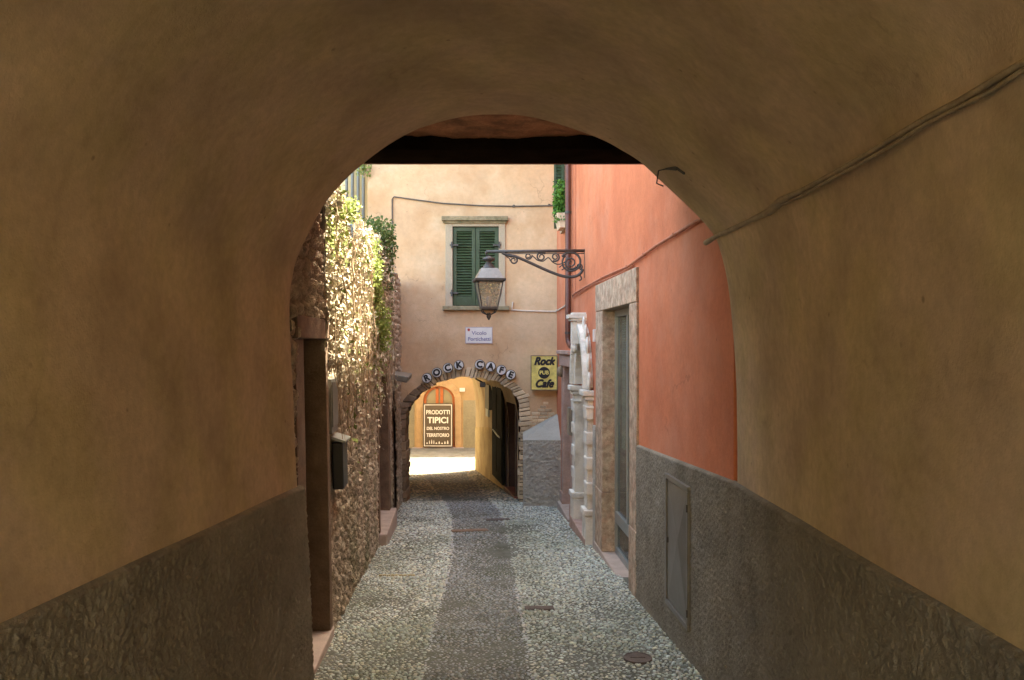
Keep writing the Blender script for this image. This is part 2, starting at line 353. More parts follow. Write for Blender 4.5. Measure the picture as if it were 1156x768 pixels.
# cobbled lane: seams between the three bands, pixel points -> ground
def GP(px, py):
    D = CZ*FP/(py-449.0); return (XX(px, D), D)
seamL = sorted([GP(*p)[::-1] for p in [(475,768),(484,720),(500,666),(509,625),(510,585),(502,567),(488,549),(478,538),(470,532)]])
seamR = sorted([GP(*p)[::-1] for p in [(603,768),(592,697),(583,657),(574,607),(565,576),(547,558),(533,540),(524,530)]])
seamL = [(seamL[0][0]-2, seamL[0][1]+.05)]+seamL; seamR = [(seamR[0][0]-2, seamR[0][1]+.05)]+seamR
def SL(d): return np.interp(d, [p[0] for p in seamL], [p[1] for p in seamL])
def SR(d): return np.interp(d, [p[0] for p in seamR], [p[1] for p in seamR])
def pebbles(d0, d1, xl, xr, cu, cd, seed):
    rr = np.random.default_rng(seed); D, X = [], []
    rows = int((d1-d0)/cd)
    for i in range(rows):
        d = d0+i*cd; a, b = xl(d), xr(d); n = int((b-a)/cu)
        xs = a+(np.arange(n)+.5*(i%2)+rr.uniform(-.32,.32,n))*cu; X.append(xs); D.append(d+rr.uniform(-.3,.3,n)*cd)
    X = np.concatenate(X); D = np.concatenate(D); n = len(X)
    sl, sr = SL(D), SR(D); mid = (X > sl) & (X < sr); seam = (np.abs(X-sl) < .028) | (np.abs(X-sr) < .028)
    sz = rr.uniform(.62, 1.0, n)*np.where(mid, .86, 1.)*np.where(seam, 1.12, 1)
    big = rr.random(n) < .10; sz = np.where(big, sz*1.25, sz)
    asp = rr.uniform(.6, .95, n); ang = rr.normal(0, .5, n)
    ra = cu*.52*sz; rb = cd*.50*sz*asp; h = rr.uniform(.003, .011, n)*np.where(mid, .6, 1.)
    dip = (fbm(X*1.6, D*1.6, 31, 3)-.5)*.02
    drop = rr.random(n) > np.where(mid, .08, .05)
    k = 8; A = np.arange(k)*2*np.pi/k
    ring = np.stack([np.cos(A), np.sin(A)], 1)[None]*(1+rr.normal(0, .09, (n, k, 1)))
    V = []; prof = [(1., -.008), (.93, .45), (.62, .88)]
    ca, sa = np.cos(ang)[:,None], np.sin(ang)[:,None]
    tx, ty = rr.normal(0, .1, n), rr.normal(0, .1, n)
    for s_, hh in prof:
        lx = ring[:,:,0]*ra[:,None]*s_; ly = ring[:,:,1]*rb[:,None]*s_
        x = X[:,None]+lx*ca-ly*sa; y = D[:,None]+lx*sa+ly*ca
        z = g(y)-.012+dip[:,None]+(h[:,None]*hh if hh > 0 else -.012)+(lx*tx[:,None]+ly*ty[:,None])*(hh > 0)
        V.append(np.stack([x, y, z], -1))
    V = np.concatenate(V, 1)                                  # n, 3k, 3
    top = np.stack([X, D, g(D)-.012+dip+h], -1)[:,None]
    V = np.concatenate([V, top], 1)
    nv = 3*k+1; F = []
    for r_ in range(2):
        for q in range(k): F.append((r_*k+q, r_*k+(q+1)%k, (r_+1)*k+(q+1)%k, (r_+1)*k+q))
    for q in range(0, k, 2): F.append((2*k+q, 2*k+(q+1)%k, 2*k+(q+2)%k, 3*k))
    F = np.array(F)[None]+(np.arange(n)*nv)[:,None,None]
    base = np.where(mid, rr.uniform(.19, .45, n), rr.uniform(.26, .64, n))
    base = np.where(mid & (rr.random(n) < .05), .42, base); base = np.where((~mid) & (rr.random(n) < .16), .70, base)
    base = np.where(seam, rr.uniform(.42, .62, n), base)
    patch = fbm(X*.9+3, D*.55, 77, 3)
    base = base*(.80+.6*patch)
    base = base*np.interp(D, [13.6, 14.6], [1, .72]); hue = rr.random(n); c = np.stack([base]*3, -1)*(1-np.interp(D, [13.6, 14.8], [0, 1])[:,None]*np.array([-.12,.16,.38]))  # dimmer light and warm bounce of the passage put into the pebble colour
    tint = np.where((hue < .25)[:,None], np.array([1.08,1.0,.84]), np.where((hue < .5)[:,None], np.array([.95,1.0,.93]), np.where((hue < .6)[:,None], np.array([1.10,.98,.88]), np.array([1.0,1.01,1.0]))))
    c0_ = np.where(mid[:,None], np.array([.92,.98,1.06]), np.array([.93,1.02,1.0])); tint = tint*c0_
    mossy = np.clip((fbm(X*1.3+20, D*.8, 55, 3)-.5)*5, 0, 1)*np.where(mid, .2, .6)
    c = c*tint; c = c*(1-mossy[:,None]*.5)+np.array([.13,.17,.07])*mossy[:,None]*.5
    c = np.repeat(np.concatenate([c, np.ones((n,1))], 1)[:,None], nv, 1)
    return V[drop], F[:drop.sum()], c[drop]
left_x = lambda d: np.where(d < 14, -.943-.0646*d-.03, -1.96-.17*(d-14)); right_x = lambda d: np.where(d < 14.0, 1.4927-.0525*d+.02, 2.574-.171*d)
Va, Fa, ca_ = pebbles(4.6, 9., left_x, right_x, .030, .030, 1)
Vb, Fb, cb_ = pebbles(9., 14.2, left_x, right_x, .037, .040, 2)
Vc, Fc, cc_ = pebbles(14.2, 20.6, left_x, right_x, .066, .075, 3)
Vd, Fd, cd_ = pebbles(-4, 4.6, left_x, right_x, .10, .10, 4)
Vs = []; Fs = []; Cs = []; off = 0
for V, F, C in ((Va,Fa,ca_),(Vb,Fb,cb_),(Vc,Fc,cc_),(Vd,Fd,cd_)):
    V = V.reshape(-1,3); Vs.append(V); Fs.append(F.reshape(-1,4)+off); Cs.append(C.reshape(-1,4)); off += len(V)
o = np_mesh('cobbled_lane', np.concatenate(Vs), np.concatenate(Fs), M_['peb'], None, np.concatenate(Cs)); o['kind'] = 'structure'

# ============================================================ VAULTED PASSAGE (where the camera stands)
TD = 4.66
prof_px = [(354,800),(350,768),(345,650),(339,547),(336.5,500),(335,457),(332,409),(329.5,355),(330.5,332),(333.5,308),(340,288),(350,267),(364,240),(379,220),(397,201),(417,184),
  (440,167),(467,152),(487,144.5),(508,138.6),(527,135),(545,133.3),(565,133),(583,133.5),(602,136.5),(620,141),(650,150.5),(680,162),(702,174),(721,186),(744,207),(772,232),(796,256.5),(809.5,277),
  (820,322),(825,368),(828.5,421),(829.5,480),(829.5,543),(829.5,650),(829.5,800)]
prof = [Vector((XX(a, TD), ZZ(b, TD))) for a, b in prof_px]
def catmull(p, k=4):
    out = []
    for i in range(len(p)-1):
        p0, p1, p2, p3 = p[max(i-1,0)], p[i], p[i+1], p[min(i+2,len(p)-1)]
        for j in range(k):
            t = j/k; out.append(.5*((2*p1)+(p2-p0)*t+(2*p0-5*p1+4*p2-p3)*t*t+(3*p1-p0-3*p2+p3)*t**3))
    return out+[p[-1]]
prof = catmull(prof, 3)
def tun(p, D, off=0.): return (p.x+(D-TD)*.0448, D, p.y-(D-TD)*.03)
vb = thing('vaulted_passage', 'dark brown plastered barrel vault passage with rough grey dado, framing the lane', 'archway', (0, 0, 0))
m = MB(); nD = 110; rows = []
np_ = len(prof)
cen = Vector((.02, 1.2))
for i in range(nD+1):
    t = i/nD; D = TD+.0-(TD+2.4)*t
    for j, p in enumerate(prof):
        q = p.copy(); dn = (mnoise.noise(Vector((p.x*1.3, p.y*1.3, D*1.1)))*.022+mnoise.noise(Vector((p.x*5, p.y*5, D*4)))*.006)*min(1, (TD-D)/.25+.25)*min(1, max(.12, (p.y-.9)*1.2))
        d = (q-cen).normalized(); q += d*dn
        if i == 0: q += d*.018                                # the arris is rubbed round
        m.v.append(tun(q, D)); m.c.append((1,1,1,1))
for i in range(nD):
    for j in range(np_-1):
        a = i*np_+j; m.f.append((a, a+1, a+np_+1, a+np_))
m.build('vault_lining', M_['vault'], vb, smooth=True, recalc=True)
# face of the vault end towards the lane
outer = [(-3.2,-1.2),(3.2,-1.2),(3.2,3.1),(-3.2,3.1)]
hole = [(p.x+(p-cen).normalized().x*.018, p.y+(p-cen).normalized().y*.018) for p in prof]
ring = [(-3.2,-1.2)]+hole[:1]+hole[1:]+[(3.2,-1.2),(3.2,3.1),(-3.2,3.1)]
m = MB(); m.poly(lambda u, v, n: (u, TD+n, v), ring, (), 0, 0, sides=False); m.build('end_wall', M_['vault'], vb, recalc=False)
m = MB(); m.box(-3.2, -1.75, -2.4, TD-.02, -1.2, 3.4); m.box(1.7, 3.2, -2.4, TD-.02, -1.2, 3.4); m.build('side_wall', M_['vault'], vb)
m = MB(); m.box(-3.6, 4.2, -2.4, 5.95, 3.42, 4.7); m.build('upper_storey', M_['facade'], vb)
# ceiling between the vault and the daylight: crossed by one dark beam
m = MB()
def cz(a, b):
    x = -3.4+7.*a; y = TD-.05+1.34*b; return (x, y, 3.13+.02*mnoise.noise(Vector((x*3, y*3, 0)))+.012*mnoise.noise(Vector((x*12, y*12, 3))))
m.grid(cz, 150, 30); m.build('ceiling', M_['ceil'], vb, smooth=True)
m = MB(); m.box(-3.4, 3.6, 5.52, 5.94, 3.045, 3.40); m.build('beam', M_['wood'], vb, bevel=.01)
m = MB(); m.box(-3.4, 3.6, 5.942, 5.965, 3.043, 3.30); m.build('edge_board', M_['redwood'], vb)
# dado
def rough(amp, seed, s=38.):
    def f(U, V_):
        wx = U+.012*vnoise(U*40, V_*40, seed+3); wy = V_+.012*vnoise(U*40+7, V_*40, seed+4)
        d1, ed, ix = voro(wx*62, wy*62, seed+20)
        return .016+amp*.55*np.clip(.75-d1, 0, 1)*(.5+((ix*31)%53)/53.)+amp*.5*(fbm(U*70, V_*70, seed, 2)-.45)+amp*.25*(fbm(U*9, V_*9, seed+9, 2)-.5)
    return f
def dadoL(U, V_, N_):   # follows the vault's own left side
    zz = V_+(U-TD)*.03
    bx = np.interp(zz, [p.y for p in prof[:30]], [p.x for p in prof[:30]]); return (bx+(U-TD)*.0448+N_, U, V_)
def dadoR(U, V_, N_): return (XX(829.5, TD)+(U-TD)*.0448-N_, U, V_)
topL = lambda U: ZZ(547.5, TD)+.0012*np.sin(U*5)-(U-TD)*.032
topR = lambda U: ZZ(542.5, TD)+.0012*np.sin(U*4)-(U-TD)*.032
fd = rough(.019, 5)
def fade(f, top):
    def h(U, V_):
        t = np.clip((top(U)-V_)/.012, 0, 1); return (f(U, V_)+.004)*t-.004*(1-t)
    return h
wallgrid('dado', dadoL, .6, TD+.002, lambda U: g(U)-.05, topL, .0085, fade(fd, topL), M_['dado'], vb)
wallgrid('dado', dadoR, .6, TD+.01, lambda U: g(U)-.05, topR, .0085, fade(fd, topR), M_['dado'], vb)
m = MB(); q = [P(a,b,D) for a,b,D in ((292,768,3.0),(324,727,3.55),(330,726,3.62),(331,775,3.62),(292,775,3.0))]
m.poly(lambda u, v, n: (XX(339, TD)+(u-TD)*.0448+.04+n, u, v), [(3.15,.35),(3.9,.35),(3.9,.62),(3.82,.64),(3.55,.50)], (), -.03, .0)
m.build('cement_patch', M_['buttcap'], vb)
# rusty wire hook and cable along the vault
def vpt(px, py, D, off=.012):                                 # point on the vault surface hit by pixel ray (iterate on D)
    best = None
    for k in range(420):
        Dk = TD-.01*k
        if Dk < .4: break
        x, _, z = P(px, py, Dk); z2 = z+(Dk-TD)*.03; x2 = x-(Dk-TD)*.0448
        dmin = min((Vector((x2, z2))-p).length for p in prof)
        if best is None or dmin < best[0]: best = (dmin, Dk)
    Dk = best[1]; x, _, z = P(px, py, Dk); d = Vector((cen.x+(Dk-TD)*.0448-x, cen.y-z)).normalized()*off
    return (x+d.x, Dk, z+d.y)
pts = [vpt(a, b, 0, .016) for a, b in [(799,272),(812,264),(830,256),(850,246),(872,236),(885,224),(910,211),(945,192),(980,172),(1015,150),(1050,129),(1090,108),(1125,87),(1156,68)]]
e = Vector(pts[-1])+(Vector(pts[-1])-Vector(pts[-3]))*1.2; pts.append(tuple(e))
m = MB(); m.tube([Vector(p) for p in pts], [.016,.012,.014,.011,.017,.018,.010]+[.0085]*8, 8); 
m.tube([Vector(p)+Vector((.0,.0,-.016-.004*math.sin(i*2.))) for i, p in enumerate(pts[5:])], .006, 6)
tag(m.build('electric_cable', M_['cable'], None, smooth=True), 'lumpy painted cable bundle running up the right side of the dark vault', 'cable')
m = MB(); a = Vector(vpt(766,189,0,.004)); b_ = Vector(vpt(754,187,0,.02)); 
m.tube([a, a+Vector((-.01,.0,-.01)), b_, b_+Vector((-.035,.02,-.005)), b_+Vector((-.045,.02,-.07)), b_+Vector((-.01,.02,-.085))], .004, 6)
m.tube([a+Vector((.03,-.02,-.03)), a, b_], [.010,.012,.006], 6)
tag(m.build('wire_hook', M_['iron']), 'small bent wire hook at the vault edge above the coral wall', 'hook')

# ============================================================ CORAL HOUSE (right side of the lane)
rh = thing('coral_house', 'coral red plastered house along the right side of the lane', 'house', (*RW(9, g(9))[:2], g(9)))
def rect(a,b,c,d): return [(a,c),(b,c),(b,d),(a,d)]
sh0, sh1 = 7.60, 9.13            # shop door opening
pc, ph = 10.62, .46              # carved portal centre, half width
def archp(c, r, z0, z1, k=12, rz=None):
    rz = rz or r
    return [(c-r, z0), (c+r, z0)]+[(c+r*math.cos(math.pi*i/k), z1+rz*math.sin(math.pi*i/k)) for i in range(k+1)]
out = [(TD+.012,-1.6),(FD,-1.6),(FD,6.7),(TD+.012,6.7)]
holes = [rect(sh0-.03, sh1+.03, -.60, 2.16), archp(pc, ph+.03, -.75, 1.25, rz=(ph+.03)*1.18), rect(11.92, 12.88, -.88, 1.45), rect(12.33, 13.02, 3.53, 5.22)]
m = MB(); m.poly(RW, out, holes, -.4, 0); m.build('wall', M_['red'], rh, recalc=False)
# body of the house behind the wall, roof with tiles overhang
m = MB(); m.hexa([(2.0,TD+.1,-1.6),(7,TD+.1,-1.6),(7,FD-.05,-1.6),(1.75,FD-.05,-1.6),(2.0,TD+.1,6.6),(7,TD+.1,6.6),(7,FD-.05,6.6),(1.75,FD-.05,6.6)]); m.build('house_body', M_['red'], rh)
m = MB(); m.mb(RW, 7.2, 8.75, 6.65, 8.9, -3.5, .0); m.build('shade_block', M_['red'], rh)  # added block above the eaves, there only to shade the side doorway lintel
m = MB(); m.hexa([RW(TD,6.7,.25),RW(TD,6.7,-6),RW(FD,6.7,-6),RW(FD,6.7,.25),RW(TD,6.82,.25),RW(TD,8.0,-6),RW(FD,8.0,-6),RW(FD,6.82,.25)]); m.build('roof', M_['dbrick'], rh)
# dado on the coral wall
rt = lambda U: np.interp(U, [TD, 7.31], [ZZ(542.5, TD), .872])
cab = (5.49, 6.12, -.15, .805)
wallgrid('dado', RW, TD-.03, 7.27, lambda U: g(U)-.05, rt, .0085, fade(fd, rt), M_['dado'], rh)
m = MB(); m.mb(RW, 9.62, 9.78, g(9.7)-.05, .80, 0, .03); m.build('dado', M_['butt'], rh)
m = MB(); m.mb(RW, 11.45, 11.72, g(11.5)-.05, .70, 0, .03); m.build('dado', M_['butt'], rh)
# meter cabinet door
c = MB(); c0, c1, z0, z1 = cab; n0 = .034
c.mb(RW, c0, c1, z0, z0+.035, 0, n0+.012); c.mb(RW, c0, c1, z1-.035, z1, 0, n0+.012); c.mb(RW, c0, c0+.035, z0+.035, z1-.035, 0, n0+.012); c.mb(RW, c1-.035, c1, z0+.035, z1-.035, 0, n0+.012)
cf = c.build('cabinet_frame', M_['cab'], rh, bevel=.003)
c = MB(); a, b, e, f = c0+.045, c1-.045, z0+.045, z1-.045; um, vm = (a+b)/2-.1, (e+f)/2+.08
vs = [RW(a,e,n0),RW(b,e,n0),RW(b,f,n0),RW(a,f,n0),RW(um,vm,n0+.022)]; c.add(vs, [(0,1,4),(1,2,4),(2,3,4),(3,0,4)]); c.mb(RW,a,b,e,f,0,n0-.002); c.build('cabinet_door', M_['cab'], cf)
c = MB(); c.mb(RW, c1-.075, c1-.055, (z0+z1)/2-.02, (z0+z1)/2+.02, n0-.002, n0+.014); c.build('lock', M_['iron'], cf)
for zz in (z0+.12, z1-.14):
    c = MB(); c.tube([RW(c0-.004, zz-.025, n0+.014), RW(c0-.004, zz+.025, n0+.014)], .007, 8); c.build('hinge', M_['iron'], cf)
# shop doorway
f0, f1, ft = 7.27, 9.60, 2.43
fr = MB(); N = .022
fr.mb(RW, f0, sh0, g(f0)-.02, .10, -.30, N+.006); fr.mb(RW, f0, sh0, .103, 2.122, -.30, N)
fr.mb(RW, sh1, f1, -.53, .12, -.30, N+.006); fr.mb(RW, sh1, f1, .123, 2.122, -.30, N)
fr.mb(RW, f0, f1, 2.125, ft, -.30, N+.004)
sdoor = fr.build('shop_doorway', M_['stone'], rh, bevel=.008)
t = MB(); t.mb(RW, f0+.01, f1+.12, -1.0, -.533, -.45, .035); t.build('threshold', M_['step'], sdoor, bevel=.012)
t = MB(); dn = -.115
t.mb(RW, sh0, sh0+.06, -.53, 2.12, dn-.05, dn); t.mb(RW, sh1-.06, sh1, -.53, 2.12, dn-.05, dn); t.mb(RW, sh0+.06, sh1-.06, 2.05, 2.12, dn-.05, dn)
t.mb(RW, sh0+.06, sh1-.06, -.19, -.07, dn-.05, dn+.004); t.mb(RW, sh0+.06, sh1-.06, -.53, -.46, dn-.05, dn)
t.mb(RW, 8.38, 8.44, -.07, 2.05, dn-.05, dn+.002)
t.build('door_frame', M_['alu'], sdoor, bevel=.004)
t = MB(); t.mb(RW, sh0+.06, sh1-.06, -.46, -.19, dn-.03, dn-.024); t.mb(RW, sh0+.06, sh1-.06, -.07, 2.05, dn-.03, dn-.024); t.build('glass_pane', M_['glass'], sdoor)
t = MB()
for k in range(52): 
    zz = .62+k*.0275; t.mb(RW, sh0+.03, sh1-.03, zz, zz+.021, dn-.08, dn-.072)
t.build('blind', M_['blind'], sdoor)
t = MB(); t.mb(RW, sh0-.1, sh1+.1, -.6, 2.2, -1.0, -.95); t.build('shop_interior', M_['greywall'], sdoor)
# carved white portal
pr = MB(); NP = .075
def arcband(mb, M, c, z, r0, r1, n0, n1, a0=0, a1=math.pi, k=16, sc=1.):
    for i in range(k):
        A, B = a0+(a1-a0)*i/k, a0+(a1-a0)*(i+1)/k
        q = [(c+r0*math.cos(A), z+sc*r0*math.sin(A)), (c+r0*math.cos(B), z+sc*r0*math.sin(B)), (c+r1*math.cos(B), z+sc*r1*math.sin(B)), (c+r1*math.cos(A), z+sc*r1*math.sin(A))]
        mb.hexa([M(*q[0],n0),M(*q[1],n0),M(*q[2],n0),M(*q[3],n0),M(*q[0],n1),M(*q[1],n1),M(*q[2],n1),M(*q[3],n1)])
pr.poly(RW, archp(pc, ph+.05, -.7, 1.22, 12, (ph+.05)*1.18), (), -.34, -.30)
port = pr.build('carved_portal', M_['doorwood'], rh)
for s_ in (-1, 1):
    a, b = sorted((pc+s_*ph, pc+s_*(ph+.24))); q = MB(); q.mb(RW, a, b, -.22, 1.08, -.295, NP); q.build('jamb', M_['white'], port, bevel=.006)
q = MB(); arcband(q, RW, pc, 1.22, ph, ph+.13, -.30, NP, sc=1.18); arcband(q, RW, pc, 1.22, ph+.13, ph+.22, 0, NP+.045, sc=1.18); q.build('archivolt', M_['white'], port, bevel=.006)
for s_ in (-1, 1):
    a, b = sorted((pc+s_*(ph-.02), pc+s_*(ph+.28)))
    q = MB(); q.mb(RW, a, b, 1.08, 1.13, -.30, NP+.03); q.mb(RW, a-.015, b+.015, 1.133, 1.20, -.30, NP+.06); q.mb(RW, a, b, .98, 1.01, -.02, NP+.02); q.build('capital', M_['white'], port, bevel=.01)
    q = MB(); q.mb(RW, a, b, g(pc)-.12, -.30, -.30, NP+.025); q.mb(RW, a-.01, b+.01, -.297, -.225, -.30, NP+.045); q.build('plinth', M_['white'], port, bevel=.01)
    for k in range(4):
        zc = -.05+k*.30; a2, b2 = sorted((pc+s_*(ph+.03), pc+s_*(ph+.27)))
        q = MB(); q.mb(RW, a2, b2, zc-.0, zc+.15, 0, NP+.016); q.build('quoin_block', M_['white'], port, bevel=.014)
q = MB(); kz = 1.22+1.18*(ph+.1)                                # carved keystone head with drapery
q.mb(RW, pc-.09, pc+.09, kz-.12, kz+.16, 0, NP+.10); kx = RW(pc, kz+.22, NP+.07)
def blob(mb, c, rx, ry, rz, seed, seg=16, rings=10):
    pr_ = []; vs = []; 
    for i in range(rings+1):
        th = math.pi*i/rings
        for k in range(seg):
            a = 2*math.pi*k/seg; v = Vector((math.sin(th)*math.cos(a), math.sin(th)*math.sin(a), math.cos(th)))
            d = 1+.18*mnoise.noise(v*2.6+Vector((seed,0,0))); vs.append((c[0]+rx*v.x*d, c[1]+ry*v.y*d, c[2]+rz*v.z*d))
    fs = [(i*seg+k, i*seg+(k+1)%seg, (i+1)*seg+(k+1)%seg, (i+1)*seg+k) for i in range(rings) for k in range(seg)]
    mb.add(vs, fs)
q.mb(RW, pc-.12, pc+.12, kz+.17, kz+.20, 0, NP+.12); q.mb(RW, pc-.14, pc+.14, kz+.203, kz+.25, 0, NP+.15); q.mb(RW, pc-.10, pc+.10, kz+.253, kz+.275, 0, NP+.10)
for k_ in range(4): blob(q, RW(pc+.02*(-1)**k_, kz+.10-.09*k_, NP+.06), .045, .075, .08, 5.+k_, 12, 8)
q.build('keystone', M_['white'], port, bevel=.008)
q = MB()
for s_ in (-1, 1):
    prev = None
    for k in range(5):
        a = .35+k*.27; u_ = pc+s_*(ph+.26)*math.sin(a); z_ = 1.22+1.18*(ph+.26)*math.cos(a); blob(q, RW(u_, z_-.03, .05), .025, .045+.02*random.random(), .11, k+s_*3, 10, 8)
q.build('carved_foliage', M_['white'], port, smooth=True)
q = MB(); q.mb(RW, pc-ph-.26, pc+ph+.30, -1.2, g(pc)+.10, -.4, .11); q.build('threshold', M_['pink'], port, bevel=.01)
# pink doorway further down
q = MB(); q.mb(RW, 12.85, 13.08, -.55, 1.42, -.3, .03); q.mb(RW, 11.74, 11.95, -.55, 1.42, -.3, .03); q.mb(RW, 12.85, 13.09, g(13)-.05, -.553, -.3, .045); q.mb(RW, 11.73, 11.95, g(12)-.05, -.553, -.3, .045)
pk = q.build('pink_doorway', M_['pink'], rh, bevel=.008)
q = MB(); q.mb(RW, 11.70, 13.12, 1.423, 1.60, -.3, .06); q.mb(RW, 11.66, 13.16, 1.603, 1.66, -.05, .10); q.build('lintel', M_['pink'], pk, bevel=.01)
q = MB(); q.mb(RW, 11.95, 12.85, -.85, 1.42, -.29, -.22); q.build('door', M_['doorwood'], pk)
q = MB(); q.mb(RW, 11.70, 13.1, -1.3, g(12.2)+.06, -.3, .09); q.build('threshold', M_['step'], pk, bevel=.01)
q = MB(); blob(q, RW(12.9, 1.33, .06), .06, .05, .09, 8.); q.build('corbel', M_['dbrick'], pk, smooth=True)
# upper window with open shutter
q = MB(); q.mb(RW, 12.30, 12.35, 3.55, 5.25, -.1, .02); q.mb(RW, 13.0, 13.05, 3.55, 5.25, -.1, .02); q.mb(RW, 12.28, 13.07, 3.49, 3.55, -.1, .05)
uw = q.build('window', M_['lstone'], rh)
q = MB(); q.mb(RW, 12.35, 13.0, 3.55, 5.2, -.22, -.18); q.build('window_glass', M_['glass'], uw)
q = MB(); x0 = RW(12.98, 0)[0]
q.box(x0-.155, x0-.12, 12.96, 13.0, 3.56, 5.2); q.box(x0-.04, x0-.0, 12.96, 13.0, 3.56, 5.2); q.box(x0-.12, x0-.04, 12.96, 13.0, 3.56, 3.66)
for k in range(30): q.hexa([(x0-.12,12.962,3.67+k*.05),(x0-.04,12.962,3.67+k*.05),(x0-.04,12.985,3.70+k*.05),(x0-.12,12.985,3.70+k*.05),(x0-.12,12.968,3.665+k*.05),(x0-.04,12.968,3.665+k*.05),(x0-.04,12.99,3.695+k*.05),(x0-.12,12.99,3.695+k*.05)])
q.box(x0-.12, x0-.04, 12.986, 12.992, 3.6, 5.2); q.build('shutter', M_['green'], uw)

# ============================================================ HOUSE WITH THE ARCHWAY
fh = thing('archway_house', 'ochre plastered house closing the lane with the brick archway and green shuttered window', 'house', (-.5, FD, g(FD)))
inner = [(460,600),(460,569),(458.6,532),(458.6,495),(459,468),(463,458),(467,451.6),(474,445),(484,438.5),(494,433),(504.5,429.3),(516,427),(527,426),(539,427),(550,428.7),(560,431),(567.5,434.5),(575,440),(582,448),(585,456),(586.5,466),(587,494.6),(586,525),(585,552),(585,600)]
outer_ = [(446,600),(447,569),(447,532),(446,495),(447.5,470),(450,459),(456,449.5),(465,440.5),(477,432),(488,426),(503,420.3),(516,417),(530,415.5),(542,416.8),(555,419),(566,423),(577,428),(587,435),(595,444),(599,453),(600,464),(598,494.6),(598,525),(597,552),(597,600)]
ih = [(FX(a), FZ(b)) for a, b in inner]; oh = [(FX(a), FZ(b)) for a, b in outer_]
FL, FR = FX(415), 4.2
wz0, wz1 = FZ(345.5), FZ(256)
wx0, wx1 = FX(511), FX(563)
midh = [((a[0]*.6+b[0]*.4), (a[1]*.6+b[1]*.4)) for a, b in zip(ih, oh)]
m = MB(); m.poly(FW, [(FL,-2.4),*midh[:1],*midh[1:],(FR,-2.4),(FR,12.5),(FL,12.5)], [rect(wx0,wx1,wz0,wz1)], -.45, 0); m.build('wall', M_['facade'], fh, recalc=False)
m = MB(); m.box(FL+.002, FR, 14.46, 20.15, 1.95, 12.4); m.box(-3.6, -3.1, 14.9, 20.15, -2.4, 1.949); m.box(.75, FR, 14.46, 20.15, -2.4, 1.949); m.build('house_body', M_['facade'], fh)
m = MB(); m.box(FL-.2, FR+.2, 13.6, 20.6, 12.5, 12.65); m.build('roof', M_['dbrick'], fh)
# brick ring: every voussoir modelled inside one mesh
def ringbricks(mb, A, B, n0, n1, L=.085, i0=0, i1=None, jit=.020):
    i1 = i1 or len(A)-1; pa = [Vector(A[i]) for i in range(i0, i1+1)]; pb = [Vector(B[i]) for i in range(i0, i1+1)]
    s = [0.]
    for i in range(len(pa)-1): s.append(s[-1]+((pa[i+1]-pa[i]).length+(pb[i+1]-pb[i]).length)/2)
    def at(t, arr):
        for i in range(len(s)-1):
            if s[i+1] >= t: f = (t-s[i])/(s[i+1]-s[i]+1e-9); return arr[i].lerp(arr[i+1], f)
        return arr[-1]
    t = 0.
    while t < s[-1]-.02:
        l = L*random.uniform(.7, 1.3); t2 = min(t+l, s[-1]); gp = .008
        a0, a1, b0, b1 = at(t+gp, pa), at(t2-gp, pa), at(t+gp, pb), at(t2-gp, pb)
        d = (b0-a0).normalized(); k = random.uniform(-jit, jit); k2 = random.uniform(-jit, jit)*1.4; a0 = a0-d*k; a1 = a1-d*(k+random.uniform(-.004,.004)); b0 = b0+d*k2; b1 = b1+d*k2
        e = n1+random.uniform(-.006, .006)
        mb.hexa([FW(*a0,n0),FW(*a1,n0),FW(*b1,n0),FW(*b0,n0),FW(*a0,e),FW(*a1,e),FW(*b1,e),FW(*b0,e)]); t = t2
m = MB(); ringbricks(m, ih, oh, -.48, .022, .072, 8, len(ih)-1); m.build('brick_arch', M_['brick'], fh, bevel=.008)
m = MB(); ringbricks(m, ih, oh, -.48, .035, .13, 0, 8, .02); m.build('stone_jamb', M_['dbrick'], fh, bevel=.014)
m = MB(); m.poly(FW, [*[(a[0]*.88+b[0]*.12, a[1]*.88+b[1]*.12) for a, b in zip(ih, oh)], *[(a[0]*.12+b[0]*.88, a[1]*.12+b[1]*.88) for a, b in reversed(list(zip(ih, oh)))]], (), -.46, .006); m.build('mortar', M_['mortar'], fh)
# exposed bricks right of the arch
m = MB()
for r_ in range(12):
    zz = FZ(500)+r_*.058; xl = FX(600)+.01*random.random(); xr = FX(594+r_*4.0 if r_ < 9 else 632-(r_-8)*9)
    if r_ > 8: xl = FX(604+(r_-8)*3)
    xr = min(FX(631), max(xr, xl+.1)); x = xl
    while x < xr-.03:
        l = random.uniform(.07,.15); e = .012+random.uniform(-.004,.006); m.mb(FW, x, min(x+l, xr), zz+.004, zz+.052, -.02, e); x += l+.01
m.build('brick_patch', M_['brick'], fh, bevel=.008)
# passage lining
spr = .25
def lin(a, D):
    xr = 2.574-.171*D; xl = -1.98-.17*(D-14)
    c = (xr+xl)/2; h = (xr-xl)/2
    if a < .22: return (xr, D, -1.9+(spr+1.9)*a/.22)
    if a > .78: return (xl, D, spr-(spr+1.9)*(a-.78)/.22)
    th = math.pi*(a-.22)/.56; return (c+h*math.cos(th), D, spr+1.5*math.sin(th)**.9)
m = MB()
def linf(a, b):
    D = 14.40+(20.2-14.40)*b; x, y, z = lin(a, D); n = .02*mnoise.noise(Vector((x*2, y*2, z*2))); return (x+n, y, z+n)
m.grid(linf, 61, 40)
m.f = [f for f in m.f if not (14.5 < sum(m.v[i][1] for i in f)/4 < 15.5 and sum(m.v[i][2] for i in f)/4 < .75 and sum(m.v[i][0] for i in f)/4 > -.6)]
m.build('passage_vault', M_['pass'], fh, smooth=True)
ann = [lin(a/60, 20.2) for a in range(61)]
